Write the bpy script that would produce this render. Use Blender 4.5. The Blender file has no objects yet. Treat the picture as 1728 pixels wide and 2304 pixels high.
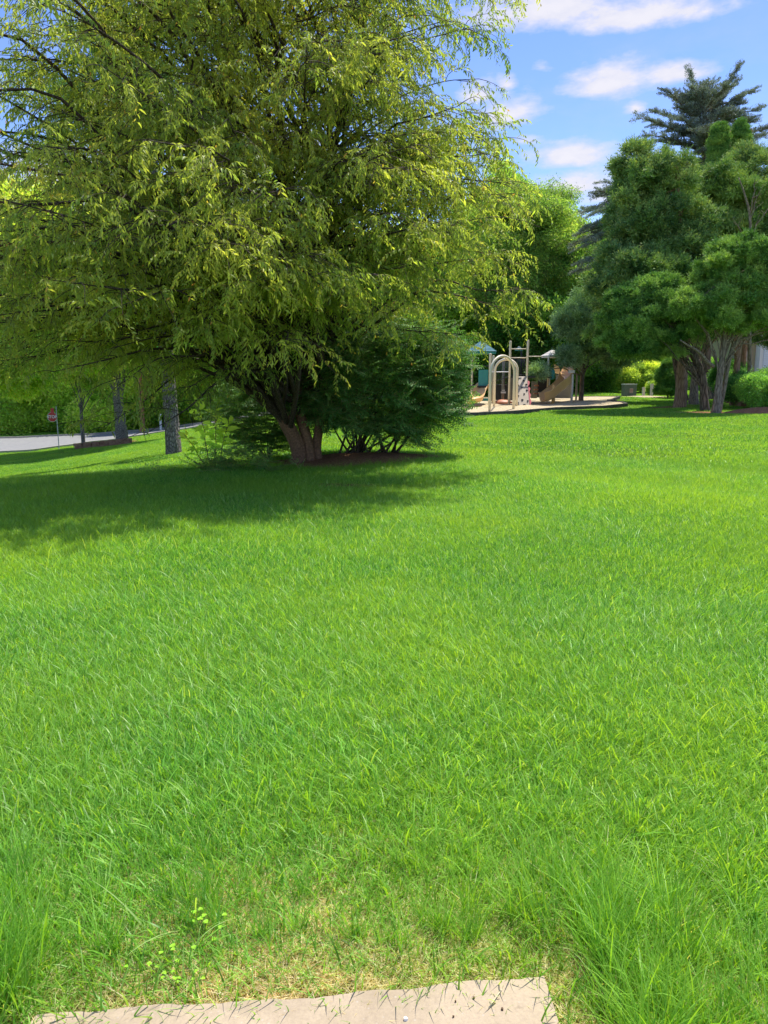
import bpy, math, random
import numpy as np
from mathutils import Vector, Matrix, Euler
random.seed(7); rng = np.random.default_rng(11)
SC = bpy.context.scene; COL = SC.collection
R = math.radians
# ------------------------------------------------------------------ camera, sky, sun, exposure
FPX, PW, PH, PITCH, EYE = 1740.0, 1728, 2304, R(9.8), 1.55
cam = bpy.data.objects.new('camera', bpy.data.cameras.new('camera')); COL.objects.link(cam)
cam.data.sensor_fit = 'VERTICAL'; cam.data.sensor_height = 36.0; cam.data.lens = 36.0*FPX/PH
cam.data.clip_start = 0.05; cam.data.clip_end = 3000
cam.location = (0, 0, EYE); cam.rotation_euler = (R(90)-PITCH, 0, 0)
SC.camera = cam
SUN_EL, SUN_AZ = 66.0, 38.0           # azimuth clockwise from straight ahead (+Y)
sun = bpy.data.objects.new('sun', bpy.data.lights.new('sun', 'SUN')); COL.objects.link(sun)
sun.data.energy = 2.65; sun.data.angle = R(0.53); sun.data.color = (1.0, 0.955, 0.87)
sd = Vector((math.sin(R(SUN_AZ))*math.cos(R(SUN_EL)), math.cos(R(SUN_AZ))*math.cos(R(SUN_EL)), math.sin(R(SUN_EL))))
sun.rotation_euler = sd.to_track_quat('Z', 'Y').to_euler()
SC.view_settings.view_transform = 'Standard'; SC.view_settings.look = 'None'
SC.view_settings.exposure = 1.40; SC.view_settings.gamma = 1.0; SC.view_settings.use_curve_mapping = False
SC.render.engine = 'CYCLES'
SC.cycles.max_bounces = 8; SC.cycles.diffuse_bounces = 4; SC.cycles.glossy_bounces = 2; SC.cycles.transmission_bounces = 5
SC.cycles.use_denoising = True
SC.cycles.caustics_reflective = False; SC.cycles.caustics_refractive = False

class NT:
    """tiny node-tree helper"""
    def __init__(s, nt): s.nt = nt; s.L = nt.links.new
    def n(s, t, **k):
        a = s.nt.nodes.new(t)
        for p, v in k.items(): setattr(a, p, v)
        return a
    def set(s, sock, v):
        if isinstance(v, bpy.types.NodeSocket): s.L(v, sock)
        elif v is not None: sock.default_value = v
    def m(s, op, a, b=None, c=None, clamp=False):
        x = s.n('ShaderNodeMath', operation=op, use_clamp=clamp)
        for i, v in enumerate((a, b, c)): s.set(x.inputs[i], v)
        return x.outputs[0]
    def mix(s, f, a, b, bt='MIX'):
        x = s.n('ShaderNodeMix', data_type='RGBA', blend_type=bt)
        s.set(x.inputs[0], f); s.set(x.inputs[6], a); s.set(x.inputs[7], b)
        return x.outputs[2]
    def ramp(s, f, stops, interp='LINEAR'):
        x = s.n('ShaderNodeValToRGB'); x.color_ramp.interpolation = interp
        e = x.color_ramp.elements
        while len(e) < len(stops): e.new(0.5)
        for q, (p, c) in zip(e, stops):
            q.position = p; q.color = (c, c, c, 1) if isinstance(c, (int, float)) else (*c, 1)
        s.set(x.inputs[0], f); return x.outputs[0]
    def noise(s, vec, scale, detail=4, rough=0.55, out=0, dist=0):
        x = s.n('ShaderNodeTexNoise'); s.set(x.inputs['Vector'], vec)
        x.inputs['Scale'].default_value = scale; x.inputs['Detail'].default_value = detail
        x.inputs['Roughness'].default_value = rough; x.inputs['Distortion'].default_value = dist
        return x.outputs[out]
    def mapr(s, v, a, b, c, d):
        x = s.n('ShaderNodeMapRange'); s.set(x.inputs[0], v)
        for i, q in enumerate((a, b, c, d)): x.inputs[i+1].default_value = q
        return x.outputs[0]

world = bpy.data.worlds.new('World'); SC.world = world; world.use_nodes = True
w = NT(world.node_tree); world.node_tree.nodes.clear()
sky = w.n('ShaderNodeTexSky', sky_type='NISHITA', sun_disc=False, sun_elevation=R(SUN_EL), sun_rotation=R(SUN_AZ))
sky.air_density = 1.0; sky.dust_density = 0.35; sky.ozone_density = 2.2; sky.altitude = 150
hs = w.n('ShaderNodeHueSaturation'); hs.inputs['Saturation'].default_value = 1.22; hs.inputs['Value'].default_value = .86; hs.inputs['Hue'].default_value = .518
w.L(sky.outputs[0], hs.inputs['Color'])
tc = w.n('ShaderNodeTexCoord'); sp = w.n('ShaderNodeSeparateXYZ'); w.L(tc.outputs['Generated'], sp.inputs[0])
az = w.m('ARCTAN2', sp.outputs[0], sp.outputs[1]); el = w.m('ARCSINE', sp.outputs[2])
cv = w.n('ShaderNodeCombineXYZ'); w.L(w.m('MULTIPLY', az, 1.0), cv.inputs[0]); w.L(w.m('MULTIPLY', el, 2.3), cv.inputs[1])
nA = w.noise(cv.outputs[0], 9, 6, 0.6); nB = w.noise(cv.outputs[0], 34, 5, 0.6)
def px_ang(px, py):
    v = cam_dir(px, py); return math.atan2(v.x, v.y), math.asin(v.z)
def cam_dir(px, py):
    a = Vector(((px-PW/2)/FPX, 1.0, (PH/2-py)/FPX))
    return Vector((a.x, a.y*math.cos(PITCH)+a.z*math.sin(PITCH), -a.y*math.sin(PITCH)+a.z*math.cos(PITCH))).normalized()
clouds = [(1220, 12, 190, 46, 1), (1440, 18, 190, 38, 1), (1370, 175, 110, 36, 1), (1525, 158, 95, 24, .9), (1145, 240, 95, 42, 1), (1080, 205, 60, 26, .8),
          (1280, 345, 115, 30, .9), (1142, 184, 30, 18, .85), (1218, 145, 34, 16, .5), (1430, 242, 24, 12, .5), (1180, 312, 45, 13, .5), (1290, 408, 130, 36, .75),
          (1350, 440, 110, 22, .6), (620, 330, 190, 60, .9), (150, 390, 170, 70, .9), (380, 230, 80, 30, .6)]
cl = [(*px_ang(x, y), sx/FPX, sy/FPX, k) for x, y, sx, sy, k in clouds]
rc = random.Random(3)
for i in range(14):                                     # the same fair-weather clouds all round the sky
    a = R(40+i*21+rc.uniform(-8, 8)); cl.append((a if a < math.pi else a-2*math.pi, R(rc.uniform(8, 34)), rc.uniform(.07, .16), rc.uniform(.02, .045), 1))
tot = None
for a, e, sx, sy, k in cl:
    da = w.m('DIVIDE', w.m('SUBTRACT', az, a), sx)
    de0 = w.m('SUBTRACT', el, e-sy*0.35)
    de = w.m('DIVIDE', w.m('MAXIMUM', de0, w.m('MULTIPLY', de0, -1.9)), sy*1.35)
    d = w.m('SUBTRACT', 1.0, w.m('SQRT', w.m('ADD', w.m('MULTIPLY', da, da), w.m('MULTIPLY', de, de))))
    d = w.m('MULTIPLY', d, k) if k != 1 else d
    tot = d if tot is None else w.m('MAXIMUM', tot, d)
dens = w.m('ADD', tot, w.m('ADD', w.m('MULTIPLY', w.m('SUBTRACT', nA, .5), 1.5), w.m('MULTIPLY', w.m('SUBTRACT', nB, .5), .8)))
mask = w.mapr(dens, .0, .62, 0, .93)
veil = w.m('MULTIPLY', w.mapr(nA, .45, .75, 0, .3), w.mapr(el, 0.1, .5, 1, .25))
# extra cumulus above the camera view, a flat deck added to lift ambient light
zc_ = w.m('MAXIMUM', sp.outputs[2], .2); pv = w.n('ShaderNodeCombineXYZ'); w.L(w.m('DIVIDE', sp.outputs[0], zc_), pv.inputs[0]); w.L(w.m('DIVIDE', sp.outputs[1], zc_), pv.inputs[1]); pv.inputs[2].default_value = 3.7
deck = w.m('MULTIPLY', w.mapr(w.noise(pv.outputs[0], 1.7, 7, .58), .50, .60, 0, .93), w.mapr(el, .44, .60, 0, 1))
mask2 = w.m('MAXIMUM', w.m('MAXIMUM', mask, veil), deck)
ccol = w.ramp(w.m('ADD', w.m('MULTIPLY', dens, .6), w.m('MULTIPLY', nB, .5)), [(0.1, (2.7, 2.8, 3.4)), (.8, (3.6, 3.5, 3.7))])
bg = w.n('ShaderNodeBackground'); bg.inputs['Strength'].default_value = 0.098
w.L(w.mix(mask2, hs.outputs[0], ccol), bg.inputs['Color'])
w.L(bg.outputs[0], w.n('ShaderNodeOutputWorld').inputs[0])

# ------------------------------------------------------------------ terrain and photograph geometry
def sstep(x, a, b):
    t = np.clip((np.asarray(x, float)-a)/(b-a), 0, 1); return t*t*(3-2*t)
def H(x, y):
    x = np.asarray(x, float); y = np.asarray(y, float)
    s = np.logaddexp(0, (-x-2.5)*1.2)/1.2
    v = 0.16*s*sstep(y, 7, 22)
    v = v/(1+(v/3.3)**6)**(1/6)
    z = -v + sstep(y, 15, 35)*np.clip(0.03*(x-9), -.35, .15)
    z = z + 0.010*np.clip(y-42, 0, 60)*sstep(x, -2, 8)
    far = np.exp(-((x*x+y*y)/90.0**2))
    z = z + far*sstep(y, 3, 9)*0.035*(np.sin(x*.9+y*.5)+np.sin(x*.37-y*.83+1)+.6*np.sin(x*1.7+y*1.3+2))
    return z
def Hf(x, y): return float(H(x, y))
def W(px, py, d):
    v = cam_dir(px, py); t = d/v.y
    return Vector((v.x*t, d, EYE+v.z*t))
def G(px, py, zo=0.0, tmax=160):
    v = cam_dir(px, py); t = 0.5
    while t < tmax:
        p = Vector((0, 0, EYE))+v*t
        if p.z <= Hf(p.x, p.y)+zo: break
        t += 0.02+t*0.002
    return Vector((p.x, p.y, Hf(p.x, p.y)))
def inpoly(x, y, poly):
    x = np.asarray(x); y = np.asarray(y); c = np.zeros(x.shape, bool); n = len(poly)
    for i in range(n):
        x1, y1 = poly[i]; x2, y2 = poly[(i+1) % n]
        if y1 == y2: continue
        c ^= ((y1 > y) != (y2 > y)) & (x < (x2-x1)*(y-y1)/(y2-y1)+x1)
    return c

# ------------------------------------------------------------------ object helpers
def tag(o, label=None, cat=None, group=None, kind=None):
    if label: o['label'] = label
    if cat: o['category'] = cat
    if group: o['group'] = group
    if kind: o['kind'] = kind
    return o
def empty(name, loc, label=None, cat=None, group=None, rz=0):
    o = bpy.data.objects.new(name, None); COL.objects.link(o); o.location = loc; o.rotation_euler = (0, 0, rz)
    o.empty_display_size = .2
    return tag(o, label, cat, group)
class MB:
    """collects vertices and faces for one mesh"""
    def __init__(s): s.v = []; s.f = []; s.c = []; s.mi = []
    def add(s, v, f, mi=0):
        b = len(s.v); s.v += [tuple(p) for p in v]; s.f += [tuple(i+b for i in q) for q in f]; s.mi += [mi]*len(f)
    def box(s, c, d, rot=None, mi=0):
        x, y, z = (q/2 for q in d)
        P = [Vector(p) for p in ((-x,-y,-z),(x,-y,-z),(x,y,-z),(-x,y,-z),(-x,-y,z),(x,-y,z),(x,y,z),(-x,y,z))]
        if rot is not None:
            M = Euler(rot).to_matrix(); P = [M@p for p in P]
        c = Vector(c); s.add([p+c for p in P], [(0,3,2,1),(4,5,6,7),(0,1,5,4),(1,2,6,5),(2,3,7,6),(3,0,4,7)], mi)
    def tube(s, pts, rad, n=8, cap=True, mi=0):
        pts = [Vector(p) for p in pts]
        if isinstance(rad, (int, float)): rad = [rad]*len(pts)
        rings = []; ref = Vector((0.13, 1, 0.07)).normalized()
        for i, p in enumerate(pts):
            t = (pts[min(i+1, len(pts)-1)]-pts[max(i-1, 0)]).normalized()
            a = t.cross(ref)
            if a.length < .2: a = t.cross(Vector((1, 0, 0)))
            a.normalize(); b = t.cross(a)
            rings.append([p+(a*math.cos(k*2*math.pi/n)+b*math.sin(k*2*math.pi/n))*rad[i] for k in range(n)])
        v = [q for r in rings for q in r]
        f = [(i*n+k, (i+1)*n+k, (i+1)*n+(k+1) % n, i*n+(k+1) % n) for i in range(len(pts)-1) for k in range(n)]
        if cap: f += [tuple(range(n)), tuple(range((len(pts)-1)*n+n-1, (len(pts)-1)*n-1, -1))]
        s.add(v, f, mi)
    def build(s, name, mat, parent=None, smooth=False):
        me = bpy.data.meshes.new(name); me.from_pydata(s.v, [], s.f)
        for m_ in (mat if isinstance(mat, (list, tuple)) else [mat]): me.materials.append(m_)
        if isinstance(mat, (list, tuple)): me.polygons.foreach_set('material_index', s.mi)
        if smooth: me.polygons.foreach_set('use_smooth', [True]*len(me.polygons))
        o = bpy.data.objects.new(name, me); COL.objects.link(o)
        if parent:
            o.parent = parent; me.transform(parent_inv(parent))
        return o
def parent_inv(p):
    M = Matrix.Identity(4)
    while p is not None:
        M = Matrix.LocRotScale(p.location, p.rotation_euler, p.scale)@M; p = p.parent
    return M.inverted()
def npmesh(name, V, F, col=None, mat=None, smooth=False):
    """V (n,3), F (m,k) with one k; col (n,3) linear"""
    me = bpy.data.meshes.new(name); V = np.ascontiguousarray(V, np.float32); F = np.ascontiguousarray(F, np.int32)
    m, k = F.shape
    me.vertices.add(len(V)); me.vertices.foreach_set('co', V.ravel())
    me.loops.add(m*k); me.loops.foreach_set('vertex_index', F.ravel())
    me.polygons.add(m); me.polygons.foreach_set('loop_start', np.arange(0, m*k, k, dtype=np.int32))
    me.polygons.foreach_set('loop_total', np.full(m, k, np.int32))
    if smooth: me.polygons.foreach_set('use_smooth', np.ones(m, bool))
    me.update(calc_edges=True)
    if col is not None:
        a = me.color_attributes.new('col', 'FLOAT_COLOR', 'POINT')
        c = np.ones((len(V), 4), np.float32); c[:, :3] = col; a.data.foreach_set('color', c.ravel())
    if mat: me.materials.append(mat)
    return me

# ------------------------------------------------------------------ materials
def newmat(name):
    m = bpy.data.materials.new(name); m.use_nodes = True; m.node_tree.nodes.clear(); return m, NT(m.node_tree)
def principled(t, base, rough=.6, spec=.5, normal=None, metal=0):
    p = t.n('ShaderNodeBsdfPrincipled'); t.set(p.inputs['Base Color'], base if isinstance(base, bpy.types.NodeSocket) else (*base, 1))
    t.set(p.inputs['Roughness'], rough); p.inputs['Specular IOR Level'].default_value = spec; p.inputs['Metallic'].default_value = metal
    if normal is not None: t.L(normal, p.inputs['Normal'])
    return p
def bump(t, h, strength=.5, dist=.02):
    b = t.n('ShaderNodeBump'); b.inputs['Strength'].default_value = strength; b.inputs['Distance'].default_value = dist
    t.L(h, b.inputs['Height']); return b.outputs[0]
def surf(name, c1, c2, scale=6, rough=.7, spec=.3, bs=.4, bd=.01, fine=60, lo=.35, hi=.65, coord='Object'):
    """two-tone surface with blotches and fine grain"""
    m, t = newmat(name); co = t.n('ShaderNodeTexCoord').outputs[coord]
    a = t.noise(co, scale, 6, .6); b = t.noise(co, fine, 3, .6)
    f = t.mapr(t.m('ADD', t.m('MULTIPLY', a, .7), t.m('MULTIPLY', b, .3)), lo, hi, 0, 1)
    p = principled(t, t.mix(f, (*c1, 1), (*c2, 1)), rough, spec, bump(t, t.m('ADD', a, b), bs, bd))
    t.L(p.outputs[0], t.n('ShaderNodeOutputMaterial').inputs[0]); return m
def leafmat(name, trans=.4, rough=.45, spec=.4, pos_scale=.5, c_pos=None, pos_amt=.5, vary=.35, huev=.03, tcol=(1.15, 1.1, .45), gain=1.0):
    m, t = newmat(name)
    col = t.n('ShaderNodeAttribute', attribute_type='GEOMETRY', attribute_name='col').outputs['Color']
    tint = t.n('ShaderNodeAttribute', attribute_type='INSTANCER', attribute_name='tint').outputs['Fac']
    geo = t.n('ShaderNodeNewGeometry')
    if c_pos is not None:
        f = t.mapr(t.noise(geo.outputs['Position'], pos_scale, 3, .6), .4, .62, 0, pos_amt)
        col = t.mix(f, col, (*c_pos, 1))
    h = t.n('ShaderNodeHueSaturation')
    t.L(t.m('ADD', .5, t.m('MULTIPLY', tint, -huev)), h.inputs['Hue']); t.L(t.m('ADD', gain, t.m('MULTIPLY', tint, vary*gain)), h.inputs['Value'])
    t.L(col, h.inputs['Color']); col = h.outputs[0]
    p = principled(t, col, rough, spec)
    tr = t.n('ShaderNodeBsdfTranslucent'); t.L(t.mix(1.0, col, (*tcol, 1), 'MULTIPLY'), tr.inputs[0])
    mx = t.n('ShaderNodeMixShader'); mx.inputs[0].default_value = trans
    t.L(p.outputs[0], mx.inputs[1]); t.L(tr.outputs[0], mx.inputs[2]); t.L(mx.outputs[0], t.n('ShaderNodeOutputMaterial').inputs[0])
    return m
def barkmat(name, dark, light, sc=(9, 9, 2.2), bs=.9, bd=.03, vw=.45):
    m, t = newmat(name); co = t.n('ShaderNodeTexCoord').outputs['Object']
    mp = t.n('ShaderNodeMapping'); mp.inputs['Scale'].default_value = sc; t.L(co, mp.inputs[0])
    v = t.n('ShaderNodeTexVoronoi', feature='DISTANCE_TO_EDGE'); t.L(mp.outputs[0], v.inputs['Vector']); v.inputs['Scale'].default_value = 1.6
    a = t.noise(mp.outputs[0], 2.2, 6, .65); b = t.noise(co, 45, 4, .6)
    f = t.m('ADD', t.m('MULTIPLY', t.mapr(v.outputs[0], 0, .3, 0, 1), vw), t.m('ADD', t.m('MULTIPLY', a, .95-vw), t.m('MULTIPLY', b, .2)))
    p = principled(t, t.ramp(f, [(.3, dark), (.85, light)]), .9, .2, bump(t, f, bs, bd))
    t.L(p.outputs[0], t.n('ShaderNodeOutputMaterial').inputs[0]); return m

M = {}
M['grass'] = leafmat('grass_blades', trans=.5, rough=.42, spec=.4, pos_scale=.35, c_pos=(.145, .25, .022), pos_amt=.6, vary=.22, huev=.012, tcol=(1.6, 1.3, .4), gain=2.05)
M['cherry_leaf'] = leafmat('cherry_leaves', trans=.58, rough=.45, spec=.35, pos_scale=.45, c_pos=(.17, .18, .03), pos_amt=.7, vary=.28, huev=.03, tcol=(1.2, 1.25, .65), gain=3.2)
M['tree_leaf'] = leafmat('deciduous_leaves', trans=.55, rough=.5, spec=.35, pos_scale=.22, c_pos=(.13, .17, .035), pos_amt=.5, vary=.45, huev=.03, tcol=(1.35, 1.3, .6), gain=3.9)
M['bush_leaf'] = leafmat('bush_leaves', trans=.4, rough=.6, spec=.4, vary=.3, huev=.02, gain=5.2)
M['conifer'] = leafmat('conifer_foliage', trans=.22, rough=.6, spec=.25, pos_scale=.35, c_pos=(.07, .12, .025), pos_amt=.6, vary=.42, huev=.03, gain=3.7)
M['cedar'] = leafmat('blue_cedar_needles', trans=.2, rough=.6, spec=.3, vary=.35, huev=.02, gain=2.8)
M['bark'] = barkmat('cherry_bark', (.08, .045, .03), (.34, .19, .115), (12, 12, 12), .8, .02, .12)
M['bark_branch'] = barkmat('branch_bark', (.035, .028, .02), (.13, .10, .075), (20, 20, 8), .5, .01)
M['bark_pine'] = barkmat('pine_bark', (.06, .05, .045), (.40, .34, .30), (13, 13, 4.2), 1.0, .04)
M['bark_cedar'] = barkmat('cedar_bark', (.17, .095, .06), (.52, .34, .23), (16, 16, 1.2), .9, .03)
M['bark_grey'] = barkmat('grey_bark', (.12, .085, .06), (.46, .37, .28), (14, 14, 1.6), .9, .03)
M['bark_far'] = barkmat('far_bark', (.06, .045, .035), (.26, .20, .15), (6, 6, 1.2), .5, .03)
M['bark_orange'] = barkmat('orange_bark', (.25, .12, .06), (.55, .30, .16), (8, 8, 2), .5, .03)

# lawn: soil and thatch under the blades
m, t = newmat('lawn_ground'); co = t.n('ShaderNodeNewGeometry').outputs['Position']
a = t.noise(co, 1.1, 5, .6); b = t.noise(co, 30, 5, .7); c = t.noise(co, 180, 3, .7)
green = t.mix(a, (.05, .12, .012, 1), (.09, .19, .02, 1))
straw = t.mix(t.mapr(b, .35, .65, 0, 1), (.20, .15, .06, 1), (.45, .36, .17, 1))
sx = t.n('ShaderNodeSeparateXYZ'); t.L(co, sx.inputs[0])
near = t.mapr(sx.outputs[1], 2.2, 3.6, 1, 0)
f = t.m('MULTIPLY', near, t.mapr(t.noise(co, 2.6, 4, .6), .35, .6, .45, 1))
base = t.mix(f, t.mix(t.mapr(c, .3, .7, 0, .6), green, (.10, .13, .03, 1)), straw)
p = principled(t, base, .9, .1, bump(t, t.m('ADD', b, c), .8, .02)); t.L(p.outputs[0], t.n('ShaderNodeOutputMaterial').inputs[0]); M['lawn'] = m

# concrete slab with pale aggregate
m, t = newmat('concrete_slab'); co = t.n('ShaderNodeTexCoord').outputs['Object']
a = t.noise(co, 5, 6, .65); b = t.noise(co, 160, 3, .6); v = t.n('ShaderNodeTexVoronoi'); t.L(co, v.inputs['Vector']); v.inputs['Scale'].default_value = 62; v.inputs['Randomness'].default_value = 1
vs = t.n('ShaderNodeSeparateColor'); t.L(v.outputs['Color'], vs.inputs[0])
chips = t.m('MULTIPLY', t.mapr(v.outputs['Distance'], .08, .24, 1, 0), t.m('GREATER_THAN', vs.outputs[0], .62))
basec = t.mix(a, (.41, .325, .215, 1), (.52, .42, .285, 1)); basec = t.mix(t.mapr(b, .3, .7, 0, .35), basec, (.22, .165, .13, 1))
basec = t.mix(t.mapr(t.noise(co, 2.3, 6, .7), .48, .66, 0, .5), basec, (.22, .17, .11, 1)); basec = t.mix(t.mapr(t.noise(co, 14, 4, .7), .60, .70, 0, .45), basec, (.16, .12, .08, 1))
basec = t.mix(t.m('MULTIPLY', chips, .75), basec, (.45, .40, .32, 1))
p = principled(t, basec, .85, .2, bump(t, t.m('ADD', t.m('MULTIPLY', b, .6), t.m('MULTIPLY', a, .4)), .35, .004)); t.L(p.outputs[0], t.n('ShaderNodeOutputMaterial').inputs[0]); M['slab'] = m
M['asphalt'] = surf('asphalt', (.20, .20, .205), (.28, .275, .265), 3, .9, .2, .3, .01, 120)
M['kerb'] = surf('kerb_concrete', (.30, .27, .23), (.42, .39, .34), 5, .85, .2)
M['mulch'] = surf('mulch', (.18, .08, .04), (.48, .25, .13), 25, .95, .1, 1, .03, 110)
M['chips'] = surf('play_wood_chips', (.44, .35, .20), (.68, .57, .38), 9, .95, .1, 1, .03, 90)
M['timber'] = surf('border_timber', (.07, .06, .05), (.13, .115, .10), 8, .8, .2)
M['tan_metal'] = surf('tan_painted_metal', (.78, .66, .47), (.84, .72, .53), 3, .4, .5, .05, .002)
M['tan_plastic'] = surf('tan_plastic', (.80, .47, .18), (.84, .54, .24), 3, .35, .5, .05, .002)
M['wall_tan'] = surf('climbing_panel_tan', (.42, .34, .24), (.50, .42, .31), 4, .6, .4, .05, .002)
M['teal'] = surf('teal_plastic', (.02, .24, .22), (.04, .30, .27), 3, .4, .5, .05, .002)
M['roof_blue'] = surf('blue_green_roof', (.10, .22, .27), (.17, .30, .34), 6, .85, .1, .05, .002)
M['dark'] = surf('dark_metal', (.02, .022, .022), (.035, .035, .035), 4, .5, .4, .05, .002)
M['grey'] = surf('grey_panel', (.20, .20, .17), (.26, .25, .22), 4, .6, .3, .05, .002)
M['white'] = surf('white_paint', (.74, .73, .70), (.80, .79, .77), 4, .5, .4, .05, .002)
M['cream'] = surf('cream_roof', (.62, .56, .50), (.70, .65, .58), 4, .6, .4, .05, .002)
M['red'] = surf('red_plastic', (.42, .04, .05), (.50, .06, .07), 4, .4, .5, .05, .002)
M['rust'] = surf('rust_dome', (.42, .14, .06), (.52, .20, .09), 4, .5, .4, .05, .002)
M['utility'] = surf('utility_green_grey', (.17, .16, .12), (.22, .21, .16), 4, .5, .4, .05, .002)
M['siding'] = surf('house_siding', (.74, .78, .84), (.80, .83, .88), 2, .6, .3, .05, .002)
M['siding_tan'] = surf('house_siding_tan', (.40, .35, .22), (.46, .41, .27), 2, .6, .3, .05, .002)
M['glass'] = surf('window_glass', (.05, .06, .07), (.07, .08, .09), 2, .08, .6, 0, .001)
M['shingle'] = surf('roof_shingle', (.10, .09, .085), (.16, .14, .13), 6, .9, .1)
M['stone'] = surf('red_stone', (.24, .11, .07), (.42, .25, .17), 5, .9, .1, .8, .03)
M['sign_red'] = surf('sign_red', (.55, .04, .03), (.60, .05, .04), 4, .5, .4, 0, .001)
M['sign_back'] = surf('sign_metal', (.42, .42, .42), (.5, .5, .5), 4, .45, .5, 0, .001)
M['twig'] = surf('brown_twig', (.09, .055, .03), (.2, .13, .08), 20, .8, .2)
M['stem_green'] = surf('green_stem', (.10, .14, .03), (.16, .2, .05), 20, .6, .3)

# ------------------------------------------------------------------ leaves, sprays, scatter
class LB:
    """collects leaf quads/triangles as numpy chunks: everything stored as quads (a triangle repeats nothing, uses its own list)"""
    def __init__(s): s.V = []; s.F = []; s.C = []; s.n = 0
    def add(s, V, F, C):
        s.V.append(np.asarray(V, float)); s.F.append(np.asarray(F, int)+s.n); s.C.append(np.broadcast_to(np.asarray(C, float), (len(V), 3))); s.n += len(V)
    def leaf(s, p, d, up, L, Wd, c, droop=.5, fold=.25, seg=3):
        """one leaf: folded along the midrib, arching down"""
        d = Vector(d).normalized(); side = d.cross(Vector(up))
        if side.length < .1: side = d.cross(Vector((1, 0, 0)))
        side.normalize(); nrm = side.cross(d).normalized(); p = Vector(p); V = []; F = []
        prof = {2: [.05, .5, .0], 3: [.05, .48, .40, .0], 4: [.05, .42, .5, .3, .0]}[seg]
        for i in range(seg+1):
            q = p+d*(L/seg*i) if i == 0 else V_mid+dd*(L/seg)
            V_mid = q
            ang = droop*(i+.5)/seg
            dd = (d*math.cos(ang)-nrm*math.sin(ang)).normalized() if True else d
            dd = (dd+Vector((0, 0, -droop*.3*i/seg))).normalized()
            wv = prof[i]*Wd
            V += [q-side*wv+nrm*wv*fold*2, q, q+side*wv+nrm*wv*fold*2]
        for i in range(seg):
            a = i*3; F += [(a, a+1, a+4, a+3), (a+1, a+2, a+5, a+4)]
        s.add([tuple(v) for v in V], F, c)
    def rhomb(s, P, D, U, L, Wd, C):
        """many flat rhombic leaves at once: P,D,U (n,3), L,Wd (n,), C (n,3)"""
        D = D/np.linalg.norm(D, axis=1)[:, None]; S = np.cross(D, U); S /= (np.linalg.norm(S, axis=1)[:, None]+1e-9)
        n = len(P); Nn = np.cross(S, D)
        V = np.stack([P, P+D*(L*.45)[:, None]-S*(Wd*.5)[:, None]+Nn*(Wd*.12)[:, None], P+D*L[:, None], P+D*(L*.45)[:, None]+S*(Wd*.5)[:, None]+Nn*(Wd*.12)[:, None]], 1).reshape(-1, 3)
        F = (np.arange(n)[:, None]*4+np.arange(4)[None]); s.add(V, F, np.repeat(C, 4, 0))
    def stick(s, a, b, r, c):
        a = Vector(a); b = Vector(b); d = (b-a).normalized(); x = d.cross(Vector((.2, .3, .93))).normalized()*r; y = d.cross(x).normalized()*r
        V = [a+x, a-x*.5+y*.87, a-x*.5-y*.87, b+x*.7, b-x*.35+y*.6, b-x*.35-y*.6]
        s.add([tuple(v) for v in V], [(0, 1, 4, 3), (1, 2, 5, 4), (2, 0, 3, 5)], c)
    def mesh(s, name, mat, smooth=False):
        return npmesh(name, np.concatenate(s.V), np.concatenate(s.F), np.concatenate(s.C), mat, smooth)

def jit(c, k, r=rng):
    c = np.asarray(c, float); return np.clip(c*(1+r.uniform(-k, k))*(1+r.uniform(-k*.3, k*.3, 3)), 0.002, 1)
def proto(mesh):
    return bpy.data.objects.new(mesh.name, mesh)          # not linked: only a source for the scatter
def scatter_tree(protos):
    g = bpy.data.node_groups.new('scatter', 'GeometryNodeTree')
    g.interface.new_socket('Geometry', in_out='INPUT', socket_type='NodeSocketGeometry'); g.interface.new_socket('Geometry', in_out='OUTPUT', socket_type='NodeSocketGeometry')
    L = g.links.new; gi = g.nodes.new('NodeGroupInput'); go = g.nodes.new('NodeGroupOutput'); j = g.nodes.new('GeometryNodeJoinGeometry')
    def attr(nm, dt):
        a = g.nodes.new('GeometryNodeInputNamedAttribute'); a.data_type = dt; a.inputs[0].default_value = nm
        return [o for o in a.outputs if o.enabled and o.name == 'Attribute'][0]
    rot = attr('rot', 'FLOAT_VECTOR'); sc = attr('scl', 'FLOAT'); ix = attr('idx', 'INT')
    for i, p in enumerate(protos):
        oi = g.nodes.new('GeometryNodeObjectInfo'); oi.inputs[0].default_value = p; oi.transform_space = 'ORIGINAL'
        cmp = g.nodes.new('FunctionNodeCompare'); cmp.data_type = 'INT'; cmp.operation = 'EQUAL'
        ci = [s for s in cmp.inputs if s.enabled and s.type == 'INT']; L(ix, ci[0]); ci[1].default_value = i
        n = g.nodes.new('GeometryNodeInstanceOnPoints'); L(gi.outputs[0], n.inputs['Points']); L(cmp.outputs[0], n.inputs['Selection'])
        L(oi.outputs['Geometry'], n.inputs['Instance']); L(rot, n.inputs['Rotation']); L(sc, n.inputs['Scale']); L(n.outputs[0], j.inputs[0])
    L(j.outputs[0], go.inputs[0]); return g
_trees = {}
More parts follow.
